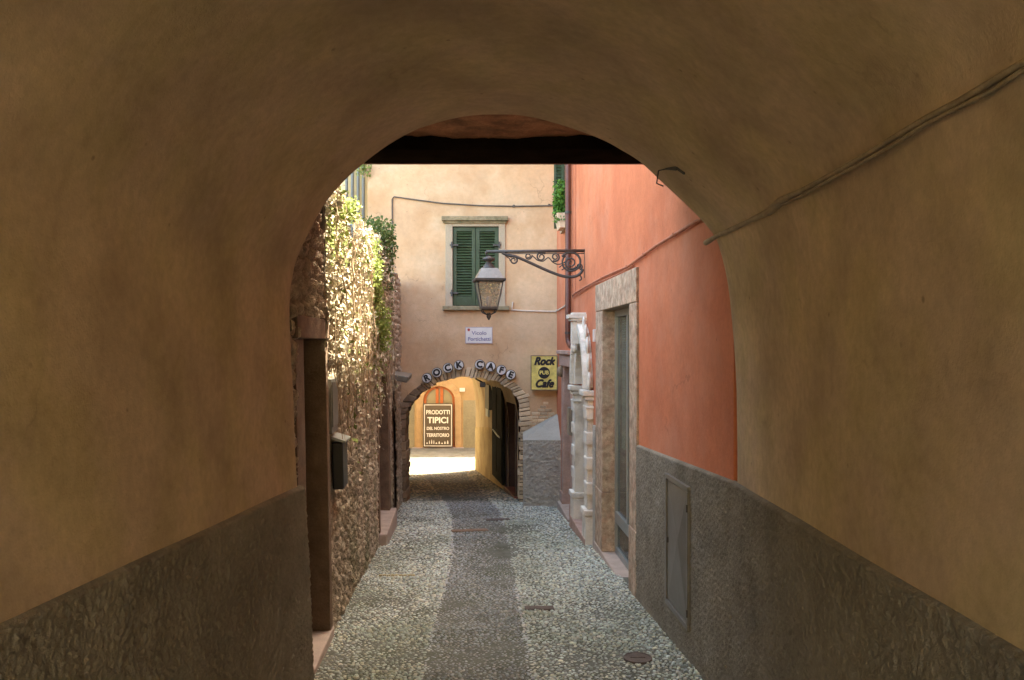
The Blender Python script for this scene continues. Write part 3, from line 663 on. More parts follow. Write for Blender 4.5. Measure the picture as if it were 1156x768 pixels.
m = MB(); m.poly(lambda u, v, n: (u, 20.2+n, v), [(FR,-2.4)]+[(FR,12.4),(-2.95,12.4),(-2.95,-2.4)]+[(p[0],p[2]) for p in reversed(ann)], (), -.04, 0); m.build('rear_wall', M_['facade'], fh)
wallgrid('dado', PW, 15.75, 20.2, lambda U: g(U)-.05, lambda U: -.255+(20.2-U)*.093, .04, lambda U, V_: .018+.015*(fbm(U*12, V_*12, 3, 3)-.5), M_['passdado'], fh)
# bar door in the passage
q = MB(); q.mb(PW, 14.5, 14.58, g(15)+.02, 1.05, -.25, .03); q.mb(PW, 15.5, 15.58, g(15)+.02, 1.05, -.25, .03); q.mb(PW, 14.5, 15.58, 1.053, 1.14, -.25, .03)
bd = q.build('bar_doorway', M_['doorwood'], fh, bevel=.005)
q = MB(); q.mb(PW, 14.58, 15.5, g(15)-.1, 1.05, -.30, -.24); q.build('inner_door', M_['redwood'], bd)
q = MB(); q.mb(PW, 14.45, 15.65, -1.3, g(15.)+.055, -.3, .06); q.build('threshold', M_['redwood'], bd, bevel=.01)
q = MB(); q.mb(PW, 15.62, 16.95, g(16)+.12, 1.02, .04, .085)
for a, b in ((15.7, 16.22), (16.34, 16.86)):
    for c, d in ((-.75,-.05), (.08,.92)): q.mb(PW, a, b, c, d, .085, .095)
lf = q.build('door_leaf', M_['darkgreen'], bd, bevel=.004)
q = MB(); q.tube([PW(15.75,-.02,.12), PW(16.6,.05,.12)], .012, 8); q.build('handle_bar', M_['alu'], lf)
# window with shutters on the ochre house
q = MB(); s0, s1, s2, s3 = FX(503), FX(570.5), FZ(348), FZ(250.5)
q.mb(FW, s0, wx0, s2, s3, -.10, .025); q.mb(FW, wx1, s1, s2, s3, -.10, .025); q.mb(FW, wx0, wx1, wz1, s3, -.10, .025)
wd = q.build('window', M_['lstone'], fh, bevel=.006)
q = MB(); q.mb(FW, FX(499), FX(573.5), FZ(250), FZ(245), 0, .10); q.mb(FW, FX(500.5), FX(572), FZ(252.5), FZ(250.2), 0, .06); q.build('lintel_slab', M_['moss'], wd, bevel=.008)
q = MB(); q.mb(FW, FX(500), FX(575), FZ(350.5), FZ(345.8), -.1, .09); q.build('sill', M_['moss'], wd, bevel=.008)
q = MB(); q.mb(FW, wx0, wx1, wz0, wz1, -.2, -.12); q.build('window_back', M_['black'], wd)
xm = (wx0+wx1)/2
for a, b, sd_ in ((wx0+.006, xm-.004, -1), (xm+.004, wx1-.006, 1)):
    q = MB(); z0, z1 = wz0+.01, wz1-.008; st = .062; n0, n1 = -.055, -.012
    q.mb(FW, a, a+st, z0, z1, n0, n1); q.mb(FW, b-st, b, z0, z1, n0, n1); q.mb(FW, a+st, b-st, z1-.07, z1, n0, n1); q.mb(FW, a+st, b-st, z0, z0+.15, n0, n1)
    zz = z0+.155
    while zz < z1-.10:
        q.hexa([FW(a+st,zz,n0+.034),FW(b-st,zz,n0+.034),FW(b-st,zz+.012,n0+.040),FW(a+st,zz+.012,n0+.040),FW(a+st,zz+.034,n0),FW(b-st,zz+.034,n0),FW(b-st,zz+.044,n0+.006),FW(a+st,zz+.044,n0+.006)]); zz += .046
    sh = q.build('shutter', M_['green'], wd, bevel=.003)
    for zc in (FZ(277), FZ(331)):
        e = a if sd_ < 0 else b
        h = MB(); h.mb(FW, min(e-sd_*.09, e+sd_*.05), max(e-sd_*.09, e+sd_*.05), zc-.014, zc+.014, -.010, .034); h.mb(FW, e-.012+sd_*.02, e+.012+sd_*.02, zc-.055, zc+.055, .024, .044); h.build('hinge', M_['iron'], sh)
# buttress in the corner
D0 = 13.42; x0, x1 = XX(591, D0), XX(637, D0)+.06
bt = thing('corner_buttress', 'grey roughcast buttress with sloping smooth top between brick archway and pink doorway', 'buttress', ((x0+x1)/2, D0+.2, g(D0)))
zt = ZZ(497, D0)
def bfn(U, V_, N_=0): return (U, D0-N_+0*U, V_)
wallgrid('roughcast_face', bfn, x0, x1, lambda U: g(D0)-.1+0*U, lambda U: zt+0*U, .014, lambda U, V_: .012+.05*(fbm(U*48, V_*48, 8, 3)-.5), M_['butt'], bt)
m = MB(); m.box(x0, x1, D0+.012, FD-.004, g(D0)-.1, zt-.002); m.build('side_face', M_['butt'], bt)
m = MB(); m.add([(x0-.005,D0-.012,zt),(x1,D0-.012,zt),(x1,FD-.003,ZZ(462,FD)),(x0-.005,FD-.003,ZZ(488,FD)),(x0-.005,D0-.012,zt-.06),(x1,D0-.012,zt-.06),(x1,FD-.003,zt-.06),(x0-.005,FD-.003,zt-.06)], [(0,1,2),(0,2,3),(4,7,6,5),(0,4,5,1),(1,5,6,2),(2,6,7,3),(3,7,4,0)])
m.build('sloping_cap', M_['buttcap'], bt)

# ============================================================ GARDEN WALL (left side of the lane)
gw = thing('garden_wall', 'rough rubble stone wall along the left side of the lane, overgrown at the top', 'wall', (*LW(8, g(8))[:2], g(8)))
o0, o1 = 5.20, 6.0; ot = 1.785                                   # first doorway opening
q0, q1 = 9.98, 11.25; qt = ZZ(424, 10.6)
e0, e1 = 12.05, 12.9; et = 1.25
def gtop(U): return np.where(U < 5.95, 3.12, 2.82+.10*(fbm(U*1.4, U*0+2, 4, 3)-.5)*2+.05*np.sin(U*3))
def stoneh(U, V_):
    wx = U+.05*(fbm(U*6, V_*6, 61, 2)-.5); wy = V_+.05*(fbm(U*6+9, V_*6, 62, 2)-.5)
    d1, e_, idx = voro(wx*11, wy*10, 40); d3, e3, i3 = voro(wx*34, wy*24, 44)
    return np.where((U > 6.1) & (U < 6.75) & (V_ > .5) & (V_ < 1.6), .35, 1)*np.interp(V_, [.8, 1.8], [.034, .062])*np.clip(e_*2.2, 0, 1)**.6*(.6+.5*((idx*37)%97)/97)+.014*np.clip(e3*2, 0, 1)+.03*(fbm(U*20, V_*20, 7, 4)-.5)-.03
def stonec(U, V_):
    wx = U+.05*(fbm(U*6, V_*6, 61, 2)-.5); wy = V_+.05*(fbm(U*6+9, V_*6, 62, 2)-.5)
    d1, e_, idx = voro(wx*11, wy*10, 40); d3, e3, i3 = voro(wx*34, wy*24, 44)
    r_ = ((idx*37)%97)/97.; s_ = ((i3*53)%89)/89.; t = .6*s_+.4*r_
    base = np.stack([.25+.42*t, .205+.37*t, .15+.31*t], -1); pale = np.clip((s_-.8)*6, 0, 1)[...,None]
    base = base*(1-pale)+np.array([.58,.48,.35])*pale
    mort = np.clip(1-e_*5, 0, 1)[...,None]; base = base*(1-.6*mort)+np.array([.20,.15,.10])*.6*mort
    ms = np.clip((fbm(U*2.2, V_*1.2, 70, 3)-.52)*6, 0, 1)[...,None]*np.clip(1.2-(V_-g(U))*.8, 0, 1)[...,None]
    return base*(1-.45*ms)+np.array([.10,.13,.05])*.45*ms
def inhole(U, V_): return ((U > 4.93) & (U < 6.12) & (V_ < 1.93)) | ((U > q0-.12) & (U < q1+.22) & (V_ < qt+.14)) | ((U > e0) & (U < e1) & (V_ < et))
wallgrid('stone_face', LW, TD+.01, 13.98, lambda U: g(U)-.05, gtop, .014, stoneh, M_['rubble'], gw, stonec, lambda a, b: ~inhole(a, b))
m = MB(); m.poly(LW, [(TD+.01,-1.6),(13.98,-1.6),(13.98,2.66),(5.96,2.66),(5.96,3.12),(TD+.01,3.12)], [rect(o0-.03,o1+.03,-.55,ot+.03), rect(q0-.03,q1+.03,-.85,qt+.03), rect(e0,e1,-.85,et)], -.7, -.045); m.build('wall_core', M_['brownstone'], gw, recalc=False)
# first doorway with brown stone frame
N = .012
q = MB(); q.mb(LW, 4.93, o0, g(5)-.05, ot, -.45, N); q.mb(LW, o1, 6.10, g(6)-.05, ot, -.45, N+.01); q.mb(LW, 4.90, 6.13, ot+.003, 1.93, -.45, N+.02)
dw = q.build('side_doorway', M_['brownstone'], gw, bevel=.008)
q = MB(); q.mb(LW, o0, o1, -.5, ot, -.44, -.38); q.build('wooden_door', M_['doorwood'], dw)
q = MB(); q.mb(LW, 4.95, 6.12, -.9, g(5.6)+.04, -.44, .03); q.build('threshold', M_['step'], dw, bevel=.012)
# second doorway
q = MB(); q.mb(LW, q0-.12, q0, g(10)-.1, qt, -.45, .015); q.mb(LW, q1, q1+.22, g(11)-.1, qt, -.45, .02); q.mb(LW, q0-.12, q1+.22, qt+.003, qt+.14, -.45, .03)
d2 = q.build('narrow_doorway', M_['brownstone'], gw, bevel=.01)
q = MB(); q.mb(LW, q0, q1, -.8, qt, -.30, -.24); q.build('wooden_door', M_['doorwood'], d2)
q = MB(); q.mb(LW, q0-.14, q1+.2, -1.3, -.50, -.35, .10); q.build('door_step', M_['step'], d2, bevel=.015)
q = MB(); q.mb(LW, e0, e1, -1., et, -.35, -.30); d3_ = q.build('plank_door', M_['doorwood'], gw)
q = MB(); q.hexa([LW(11.85,1.27,-.1),LW(12.95,1.27,-.1),LW(12.95,1.22,.24),LW(11.85,1.20,.24),LW(11.85,1.35,-.1),LW(12.95,1.35,-.1),LW(12.95,1.30,.26),LW(11.85,1.285,.27)])
q.build('canopy_slab', M_['cab'], gw, bevel=.012)

# ivy and dry creepers on the garden wall
def leaves(name, pts, nrm, sizes, cols, mat_, parent, seed):
    rr = np.random.default_rng(seed); n = len(pts); d = rr.normal(0, 1, (n, 3))*.75+nrm; d /= np.linalg.norm(d, axis=1)[:,None]
    t = np.cross(d, rr.normal(0, 1, (n, 3))); t /= np.linalg.norm(t, axis=1)[:,None]; b = np.cross(d, t)
    s = sizes[:,None]; p = pts
    A = p-t*s*.5; B = p+b*s*.42+d*s*.12; C = p+t*s*.62; E = p-b*s*.42+d*s*.12
    V = np.stack([A, B, C, E], 1).reshape(-1, 3); I = np.arange(n)*4
    F = np.concatenate([np.stack([I, I+1, I+2], 1), np.stack([I, I+2, I+3], 1)])
    return np_mesh(name, V, F, mat_, parent, np.repeat(np.concatenate([cols, np.ones((n,1))], 1), 4, 0), smooth=False)
def lwpts(U, V_, N_): X, Y, Z = LW(U, V_, N_); return np.stack([X, Y, Z], -1)
iv = thing('climbing_creeper', 'pale dry creeper with tangled stems hanging over the sunlit left stone wall', 'creeper', (*LW(8, 2)[:2], 2))
m = MB(); random.seed(3)
for k in range(120):
    u = random.uniform(6.0, 11.2); z = random.uniform(1.9, 2.95); ln = random.uniform(.5, 2.0)*(1. if u > 7 else .8); n_ = random.uniform(.03, .13); pts = []
    st = int(ln/.09)+2
    for i in range(st):
        if z < random.uniform(.5, 1.0): break
        pts.append(LW(u, z, n_+.02*random.random())); u += random.gauss(0, .022); z -= .09*random.uniform(.6, 1.2); n_ = max(.02, n_+random.gauss(0, .01))
    if len(pts) > 2: r0 = random.choice((.003,.004,.006,.010)); m.tube(pts, [r0*(1-.6*i/len(pts)) for i in range(len(pts))], 5)
m.build('stem', M_['stem'], iv)
rr = np.random.default_rng(11); n = 17000
U = rr.uniform(5.97, 11.6, n); V_ = 2.95-np.abs(rr.normal(0, 1, n))*.95
cl = fbm(U*2.6, V_*1.5, 90, 3)+.25*fbm(U*9, V_*3, 91, 2); k = (cl > .535+.10*np.clip(1.9-V_, 0, 1)) & ~((U < 6.75) & (V_ < 1.6)) & (V_ > .55) & ~inhole(U, V_-.03); U, V_ = U[k], V_[k]; n = len(U)
N_ = .03+.13*rr.random(n)*np.clip((fbm(U*2.6, V_*1.5, 90, 3)-.3)*3, .2, 1.3)
c0 = rr.random((n,1)); cols = np.array([.30,.25,.17])*(1-c0)+np.array([.70,.65,.54])*c0
gr = (rr.random(n) < .08+.5*np.clip((fbm(U*1.7+5, V_*2, 33, 3)-.52)*5, 0, 1))[:,None]; cols = np.where(gr, np.array([.24,.30,.10])*(.6+.7*c0), cols)
leaves('foliage', lwpts(U, V_, N_), np.array([.8,0,.5]), rr.uniform(.014,.032,n)*(1+1.4*rr.random(n)**3), cols, M_['dry'], iv, 5)
def green(name, label, parts, seed, dark=False, cat='plant', stems=None):
    rr = np.random.default_rng(seed); tn = lambda k: np.clip(rr.normal(0, .8, k), -1.5, 1.5)
    pts = np.concatenate([np.stack([c[0]+c[3]*tn(c[6]), c[1]+c[4]*tn(c[6]), c[2]+c[5]*tn(c[6])], -1) for c in parts]); n = len(pts)
    t = thing(name, label, cat, tuple(parts[0][:3]))
    c0 = rr.random((n,1)); cols = (np.array([.05,.09,.025])*(1-c0)+np.array([.11,.18,.05])*c0) if dark else (np.array([.16,.24,.06])*(1-c0)+np.array([.36,.42,.14])*c0)
    leaves('foliage', pts, np.array([.4,-.2,.6]), rr.uniform(.02,.05,n), cols, M_['leaf'], t, seed)
    m = MB(); random.seed(seed)
    for k in range(14):
        a = Vector(parts[0][:3])+Vector((0,0,-.15)); b = Vector(random.choice(list(pts))); m.tube([a, a.lerp(b, .5)+Vector((0,0,.04)), b], [.006,.004,.002], 5)
    m.build('stem', M_['stem'], t); return t
a = LW(8.9, 2.25, .10); b = LW(8.55, 2.6, .1); c = LW(9.15, 1.92, .12)
green('ivy', 'fresh green ivy clump cascading down the far end of the sunlit wall', [(*a,.05,.16,.24,1000),(*b,.06,.22,.16,800),(*c,.07,.14,.15,800)], 21, cat='ivy')
a = LW(9.75, 2.95, .06)
green('bush', 'dark green bush on top of the left wall, against the ochre house', [(*a,.12,.28,.16,2600),(a[0]+.02,a[1]+.1,a[2]-.3,.07,.2,.16,1200)], 22, True, 'bush')
a = LW(7.35, 2.95, .02)
green('tuft', 'small green tuft growing on the top of the left wall below the grey pipes', [(*a,.06,.14,.07,420)], 23, False, 'plant')
a = P(411, 190, 13.9)
green('hanging_vine', 'bright leaf spray under the dark beam at the left corner of ochre house', [(*a,.08,.05,.10,260)], 24, False, 'vine')

# meter box and mailbox on the garden wall
m = MB(); m.mb(LW, 6.20, 6.50, 1.08, 1.49, -.02, .026)
t = thing('meter_box', 'flat grey metal box on the left wall, above the black mailbox', 'box', LW(6.36, 1.0, .03)); m.build('casing', M_['cab'], t, bevel=.005)
m = MB(); m.mb(LW, 6.22, 6.48, 1.13, 1.47, .026, .034); m.build('lid', M_['cab'], t, bevel=.003)
t = thing('mailbox', 'black mailbox with small grey roof hanging beside the brown doorway', 'mailbox', LW(6.5, .64, .05))
m = MB(); m.poly(LW, rect(6.34, 6.60, .64, 1.0), (), .0, .085); m.build('body', M_['black'], t, bevel=.012)
m = MB(); m.hexa([LW(6.31,1.03,.0),LW(6.63,1.03,.0),LW(6.63,1.0,.105),LW(6.31,1.0,.105),LW(6.31,1.05,.0),LW(6.63,1.05,.0),LW(6.63,1.015,.11),LW(6.31,1.015,.11)]); m.build('lid', M_['alu'], t)

# ============================================================ HOUSES BEHIND
yh = thing('cream_house', 'cream yellow house behind the overgrown wall at the left', 'house', (-5, 14.8, g(14.8)))
m = MB(); m.box(-9, FL-.02, 14.7, 20.1, 1.96, 8.6); m.box(-9, -3.62, 14.702, 20.1, -2.4, 1.958); m.build('wall', M_['yellow'], yh)
m = MB(); m.box(-9.2, FL-.02, 14.3, 20.4, 8.6, 8.75); m.build('roof', M_['dbrick'], yh)
for i, (px, lab) in enumerate(((391,'leftmost grey vertical pipe on the cream house above the overgrown wall'),(397.5,'second grey vertical pipe from the left on the cream house'),(404,'third grey vertical pipe from the left on the cream house'),(410,'grey vertical pipe on the cream house nearest the ochre house'))):
    x = XX(px, 14.6); m = MB(); m.tube([(x,14.62,2.2),(x,14.62,8.5)], .026, 10)
    t = thing('wall_pipe', lab, 'pipe', (x,14.62,2.2), 'grey pipes on the cream house'); m.build('pipe', M_['greypipe'], t, smooth=True)
    m = MB(); m.box(x-.045, x+.045, 14.58, 14.70, ZZ(254, 14.6)-.012, ZZ(254, 14.6)+.012); m.build('bracket', M_['greypipe'], t)

hh = thing('square_house', 'orange yellow house across the sunny square with an arched doorway', 'house', (XX(496, HD), HD, g(HD)))
dx0, dx1 = XX(478, HD), XX(513.5, HD); dz0, dzs, dzt = ZZ(505, HD), ZZ(452, HD), ZZ(436, HD); dc, dr = (dx0+dx1)/2, (dx1-dx0)/2
arc = archp(dc, dr, dz0, dzs, 12, dzt-dzs)
m = MB(); m.poly(HW, [(-14,-2.4),(12,-2.4),(12,7),(-14,7)], [arc], -.4, 0); m.build('wall', M_['orangewall'], hh, recalc=False)
m = MB(); m.poly(HW, [(-14,-2.4),(XX(468,HD),-2.4),(XX(468,HD),ZZ(453,HD)),(-14,ZZ(453,HD))], (), -.01, .03); m.poly(HW, [(XX(523,HD),-2.4),(12,-2.4),(12,ZZ(452,HD)),(XX(523,HD),ZZ(452,HD))], (), -.01, .03); m.build('dado', M_['greywall'], hh)
q = MB(); q.mb(HW, XX(470,HD), dx0, dz0, dzs, -.2, .05); q.mb(HW, dx1, XX(521,HD), dz0, dzs, -.2, .05); arcband(q, HW, dc, dzs, dr, dr+.24, -.2, .05, sc=(dzt-dzs)/dr)
M_['surr'] = mat('pale_orange_stone', (.45,.31,.18), .85, var=.15, vscale=4, bump=.3, bscale=40, spec=.2)
dd = q.build('arched_doorway', M_['surr'], hh, bevel=.01)
q = MB(); arcband(q, HW, XX(508,HD), ZZ(452,HD), 1.25, 1.6, -.01, .045, 0, math.pi*.55, sc=1.); q.build('relieving_arch', M_['surr'], hh)
q = MB(); q.poly(HW, arc, (), -.22, -.18); q.build('door_glazing', M_['fanglass'], dd)
q = MB(); arcband(q, HW, dc, dzs, dr-.09, dr-.002, -.17, -.10, sc=(dzt-dzs)/dr); q.mb(HW, dc-.13, dc-.03, dz0, dzt-.05, -.17, -.10); q.mb(HW, dc+.03, dc+.13, dz0, dzt-.05, -.17, -.102); q.mb(HW, dx0, dx0+.09, dz0, dzs, -.17, -.10); q.mb(HW, dx1-.09, dx1, dz0, dzs, -.17, -.10); q.mb(HW, dx0, dx1, dz0, dz0+.5, -.175, -.11)
q.build('door_frame', M_['orangewood'], dd)
q = MB(); q.mb(HW, XX(466,HD), XX(524,HD), g(HD)-.1, dz0-.002, -.3, .25); q.build('door_step', M_['step'], dd, bevel=.01)
q = MB(); q.box(-14.3, 12.3, HD-.5, HD+7, 7, 7.15); q.build('roof', M_['dbrick'], hh)
q = MB(); q.mb(HW, XX(519,HD), XX(525,HD), ZZ(442,HD), ZZ(438,HD), 0.04, .10)
tag(q.build('wall_light', M_['enamel']), 'small white box light on the orange wall above right of the arched doorway', 'light')
# brown board
bx0, bx1, bz0, bz1 = XX(478.5,HD), XX(512,HD), ZZ(504,HD), ZZ(455,HD)
bs = thing('shop_board', 'tall brown board with white lettering PRODOTTI TIPICI leaning in the arched doorway', 'sign', ((bx0+bx1)/2, HD-.3, bz0))
def BWm(u, v, n=0.): return (u, HD-.28-n+.06*(v-bz0)/1.5, v)
m = MB(); m.mb(BWm, bx0, bx1, bz0, bz1, 0, .04); m.build('board', M_['brown_sign'], bs, bevel=.004)
m = MB(); w_ = .022; i_ = .04
for a,b,c,d in ((bx0+i_,bx1-i_,bz0+i_,bz0+i_+w_),(bx0+i_,bx1-i_,bz1-i_-w_,bz1-i_),(bx0+i_,bx0+i_+w_,bz0+i_+w_,bz1-i_-w_),(bx1-i_-w_,bx1-i_,bz0+i_+w_,bz1-i_-w_)): m.mb(BWm, a,b,c,d,.041,.045)
m.build('white_border', M_['whitepaint'], bs)
bc = (bx0+bx1)/2
for body, py, sz, sx, bo in (('PRODOTTI', 465, .20, .84, .005), ('TIPICI', 474, .29, .98, .009), ('DEL NOSTRO', 483, .145, .88, .003), ('TERRITORIO', 490.5, .165, .84, .005)):
    text('lettering', body, sz, BWm, bc, ZZ(py, HD), .044, bs, M_['whitepaint'], sx=sx, bold=bo)
m = MB(); z = ZZ(500, HD); x = bx0+.12                            # row of small food pictograms
for k, (w2, h2) in enumerate(((.05,.05),(.03,.12),(.035,.15),(.03,.13),(.06,.05),(.05,.09),(.06,.04),(.05,.09),(.055,.12))):
    m.poly(BWm, [(x, z), (x+w2, z), (x+w2*.9, z+h2*.6), (x+w2*.6, z+h2), (x+w2*.4, z+h2), (x+w2*.1, z+h2*.6)], (), .041, .045); x += w2+.043
m.build('pictogram', M_['whitepaint'], bs)
# unseen houses closing the square, made tall and close to cut sky light
for (a, b, lab) in ((-12, -5.5, 'unseen pale house at the left side of the sunny square'), (5, 11, 'unseen pale house at the right side of the sunny square')):
    m = MB(); m.box(a, b, 20.3, 28.5, -2.2, 8.5); 
    h_ = thing('side_house', lab, 'house', ((a+b)/2, 24, g(24))); m.build('wall', M_['greywall'], h_)
    m = MB(); m.box(a-.2, b+.2, 20.2, 28.6, 8.5, 8.65); m.build('roof', M_['dbrick'], h_)
rb_ = thing('rear_light_screen', 'unseen plaster block added behind the viewer to limit and warm light in the passage', 'house', (0,-16,.9))  # added behind the camera: limits sky light, bounces warm sun into the passage
m = MB(); m.box(-7, 7, -17, -14.5, -.2, 6); m.build('wall', M_['yellow'], rb_)

# ============================================================ STREET LAMP
LD = 10.66
def B(px, py, d=0.): return P(px, py, LD+d)
lt = thing('street_lamp', 'wrought iron scroll bracket with glass lantern fixed to the coral wall', 'lamp', P(660.5, 296, LD))
def spiral(cx, cy, r0, r1, a0, turns, k=28, sy=1.):
    return [(cx+(r0+(r1-r0)*i/k)*math.cos(a0+turns*2*math.pi*i/k), cy+sy*(r0+(r1-r0)*i/k)*math.sin(a0+turns*2*math.pi*i/k)) for i in range(k+1)]
m = MB(); 
m.tube([B(549,284.2), B(600,283.8), B(661,283.2)], .021, 10); m.tube([B(566,286.6), B(660,286.3)], .006, 6)
q = MB(); q.tube([B(660.7,281), B(660.7,314)], .014, 8)
br = m.build('bracket', M_['iron'], lt, smooth=True); q.build('wall_bar', M_['iron'], br)
q = MB()
def cat2(pts, k=6): return [tuple(v) for v in catmull([Vector(p) for p in pts], k)]
q.tube([B(*p) for p in cat2([(567,285.5),(574,288.5),(581,289.5),(590,293),(600,297.5),(612,303),(625,308.5),(634,311.5),(642,312.8),(650,312),(655.5,308.5),(658,304)])], .019, 8)
q.build('strap', M_['iron'], br, smooth=True)
for (cx, cy, r0, r1, a0, tn, rad) in ((644.5,296,10.2,8.6,-2.6,1.05,.011),(644.5,297,6.6,1.6,.6,1.7,.008),(627,290.2,4.6,1.3,2.2,-1.6,.008),(611,290,5.,1.3,-.6,-1.5,.008),(579.8,294,4.4,1.2,-2.4,1.5,.008),(596.5,289.3,3.4,1.2,0,1.4,.007),(654,301,3.2,1.,1.5,-1.4,.007)):
    q = MB(); q.tube([B(*p) for p in spiral(cx, cy, r0*1.12, r1*1.1, a0, tn)], [rad*1.6*(1-.35*i/28) for i in range(29)], 7); q.build('scroll', M_['iron'], br, smooth=True)
q = MB(); q.tube([B(*p) for p in cat2([(600,288),(604,291.5),(607,294),(613,295),(619,291),(624,296),(630,298.5),(637,296.5),(641,291)])], .008, 7); q.build('tendril', M_['iron'], br, smooth=True); q = MB(); q.tube([B(*p) for p in cat2([(568,286),(572,290),(575,292),(576,295)])], .007, 7); q.build('tendril', M_['iron'], br, smooth=True); q = MB()
q.tube([B(*p) for p in cat2([(631,302),(636,299),(640,301),(634,305)])], .007, 7); q.build('tendril', M_['iron'], br, smooth=True); q = MB(); q.tube([B(*p) for p in cat2([(655,311),(656.5,315),(654,317)])], .010, 7)
q.build('tendril', M_['iron'], br, smooth=True)
# lantern (square in plan, a little turned)
lc = B(551.8, 300); px2m = LD/FP; ROT = R(45+9)
def hz(py): return ZZ(py, LD)
def sq(prof, mb, seg=4, rot=ROT): mb.lathe((lc[0],lc[1],0), [(r*px2m, hz(p)) for r, p in prof], seg, rot)
q = MB(); q.tube([B(549,284), B(548.6,286), B(550.3,290)], .012, 8); sq([(1.4,289),(6.8,291.5),(7.0,293.6),(4,294.8),(2.6,296),(3.2,297),(4.5,298.5),(7.2,302),(7.8,303.2),(1,303.4)][::-1], q, 16); lan = q.build('lantern_cap', M_['iron'], lt, smooth=True)
K = 1.414*.93
q = MB(); sq([(17.*K,316),(10.*K,303.6),(9*K,303.2),(2,303)], q); q.build('lantern_roof', M_['ironlight'], lan)
q = MB(); sq([(15.*K,319.2),(18.4*K,317.8),(18.6*K,315.4),(17.3*K,315)], q); q.build('lantern_rim', M_['iron'], lan)
q = MB(); sq([(9.2*K,346.8),(15.*K,319.3)], q); gl_ = q.build('lantern_glass', M_['lampglass'], lan)
q = MB(); sq([(8.*K,350),(10.2*K,349),(10.3*K,346.6),(8.5*K,346.3)], q); 
for k in range(4):
    a = ROT+k*math.pi/2
    def cp(r, p): return (lc[0]+r*px2m*math.cos(a), lc[1]+r*px2m*math.sin(a), hz(p))
    q.tube([cp(15.3*K,319), cp(9.5*K,347)], .008, 6); q.tube([cp(9.5*K,348), cp(7*K,353), cp(2.5,355.5)], .007, 6)
q.build('lantern_cage', M_['iron'], lan)
q = MB(); sq([(.6,361.5),(2.2,358.8),(2.8,357),(1.6,355.2),(2.2,353.8),(.8,353)], q, 12); q.build('finial', M_['iron'], lan, smooth=True)
q = MB(); sq([(1.5,347),(2.5,345),(3.4,342),(3.4,336.5),(2.6,335),(.8,334.5)], q, 14); q.build('lamp_bulb', M_['bulb'], lan, smooth=True)

# ============================================================ SIGNS
t = thing('street_sign', 'small white enamel street name plate above the brick archway', 'sign', FW(FX(540.5), FZ(388), .03))
q = MB(); q.mb(FW, FX(525.3), FX(556), FZ(388), FZ(369.2), .0, .014); q.build('plate', M_['enamel'], t, bevel=.003)
M_['platerim'] = mat('faded_violet_rim', (.42,.36,.40), .5, var=.1, bump=0)
q = MB()
for a,b,c,d in ((525.3,556,388,387.2),(525.3,556,370,369.2),(525.3,526.1,387.2,370),(555.2,556,387.2,370)): q.mb(FW, FX(a), FX(b), FZ(c), FZ(d), .014, .016)
q.build('plate_rim', M_['platerim'], t)
text('lettering', 'Vicolo', .088, FW, FX(541), FZ(376.3), .016, t, M_['blueink'], bold=.0015, sx=1.1, depth=.002)
text('lettering', 'Portichetti', .088, FW, FX(541), FZ(383), .016, t, M_['blueink'], bold=.0015, sx=1.02, depth=.002)
q = MB(); q.poly(FW, [(FX(528),FZ(374)),(FX(530.3),FZ(374)),(FX(530.8),FZ(371.5)),(FX(529.2),FZ(370.8)),(FX(527.6),FZ(371.5))], (), .014, .016); q.build('crest', M_['redink'], t)
t = thing('pub_sign', 'square yellow Rock Pub Cafe sign with black lettering right of the archway', 'sign', FW(FX(614), FZ(440), .1))
q = MB(); q.mb(FW, FX(599.3), FX(628.3), FZ(439.8), FZ(401.5), .03, .16); q.build('sign_box', M_['signyellow'], t, bevel=.008)
q = MB()
for a,b,c,d in ((598.8,628.8,440.2,439.2),(598.8,628.8,402.1,401.1),(598.8,599.8,439.2,402.1),(627.8,628.8,439.2,402.1)): q.mb(FW, FX(a), FX(b), FZ(c), FZ(d), .155, .166)
q.build('sign_frame', M_['moss'], t)
text('lettering', 'Rock', .178, FW, FX(613.6), FZ(408), .164, t, M_['ink'], shear=.35, bold=.010, sx=.90)
text('lettering', 'Cafe', .178, FW, FX(613.6), FZ(433), .164, t, M_['ink'], shear=.35, bold=.010, sx=.92)
q = MB(); q.lathe((FX(613.8), FD-.161, FZ(420.6)), [(.098,0),(.098,.006)], 28, 0, 'Y'); q.build('round_badge', M_['ink'], t)
text('lettering', 'PUB', .088, FW, FX(613.8), FZ(420.6), .170, t, M_['signyellow'], bold=.003)
for i, (ch, px, py, rot, lab) in enumerate((('R',482.4,426.8,32,'round white disc with black letter R, leftmost over the archway'),('O',493.6,420.6,26,'round white disc with black letter O over the archway'),('C',506,415.4,18,'round white disc with black letter C in the word ROCK'),('K',518.5,412.3,10,'round white disc with black letter K over the archway'),
      ('C',541.7,411.5,-8,'round white disc with black letter C in the word CAFE'),('A',554,413.8,-13,'round white disc with black letter A over the archway'),('F',566,417.8,-22,'round white disc with black letter F over the archway'),('E',576.6,423,-30,'round white disc with black letter E, rightmost over the archway'))):
    c_ = FW(FX(px), FZ(py), 0); t = thing('letter_disc', lab, 'sign letter', c_, 'round letter discs spelling the cafe name')
    q = MB(); q.lathe((c_[0], FD, c_[2]), [(.080,.0),(.084,.03),(.084,.085),(.078,.095),(.02,.094)], 28, 0, 'Y'); q.build('drum', M_['ink'], t, smooth=False)
    q = MB(); q.lathe((c_[0], FD-.09, c_[2]), [(.075,0),(.075,.012),(.02,.016)], 28, 0, 'Y'); q.build('disc_face', M_['disc'], t)
    text('letter', ch, .145, FW, c_[0], c_[2], .110, t, M_['ink'], bold=.008, rot=R(rot*.75))
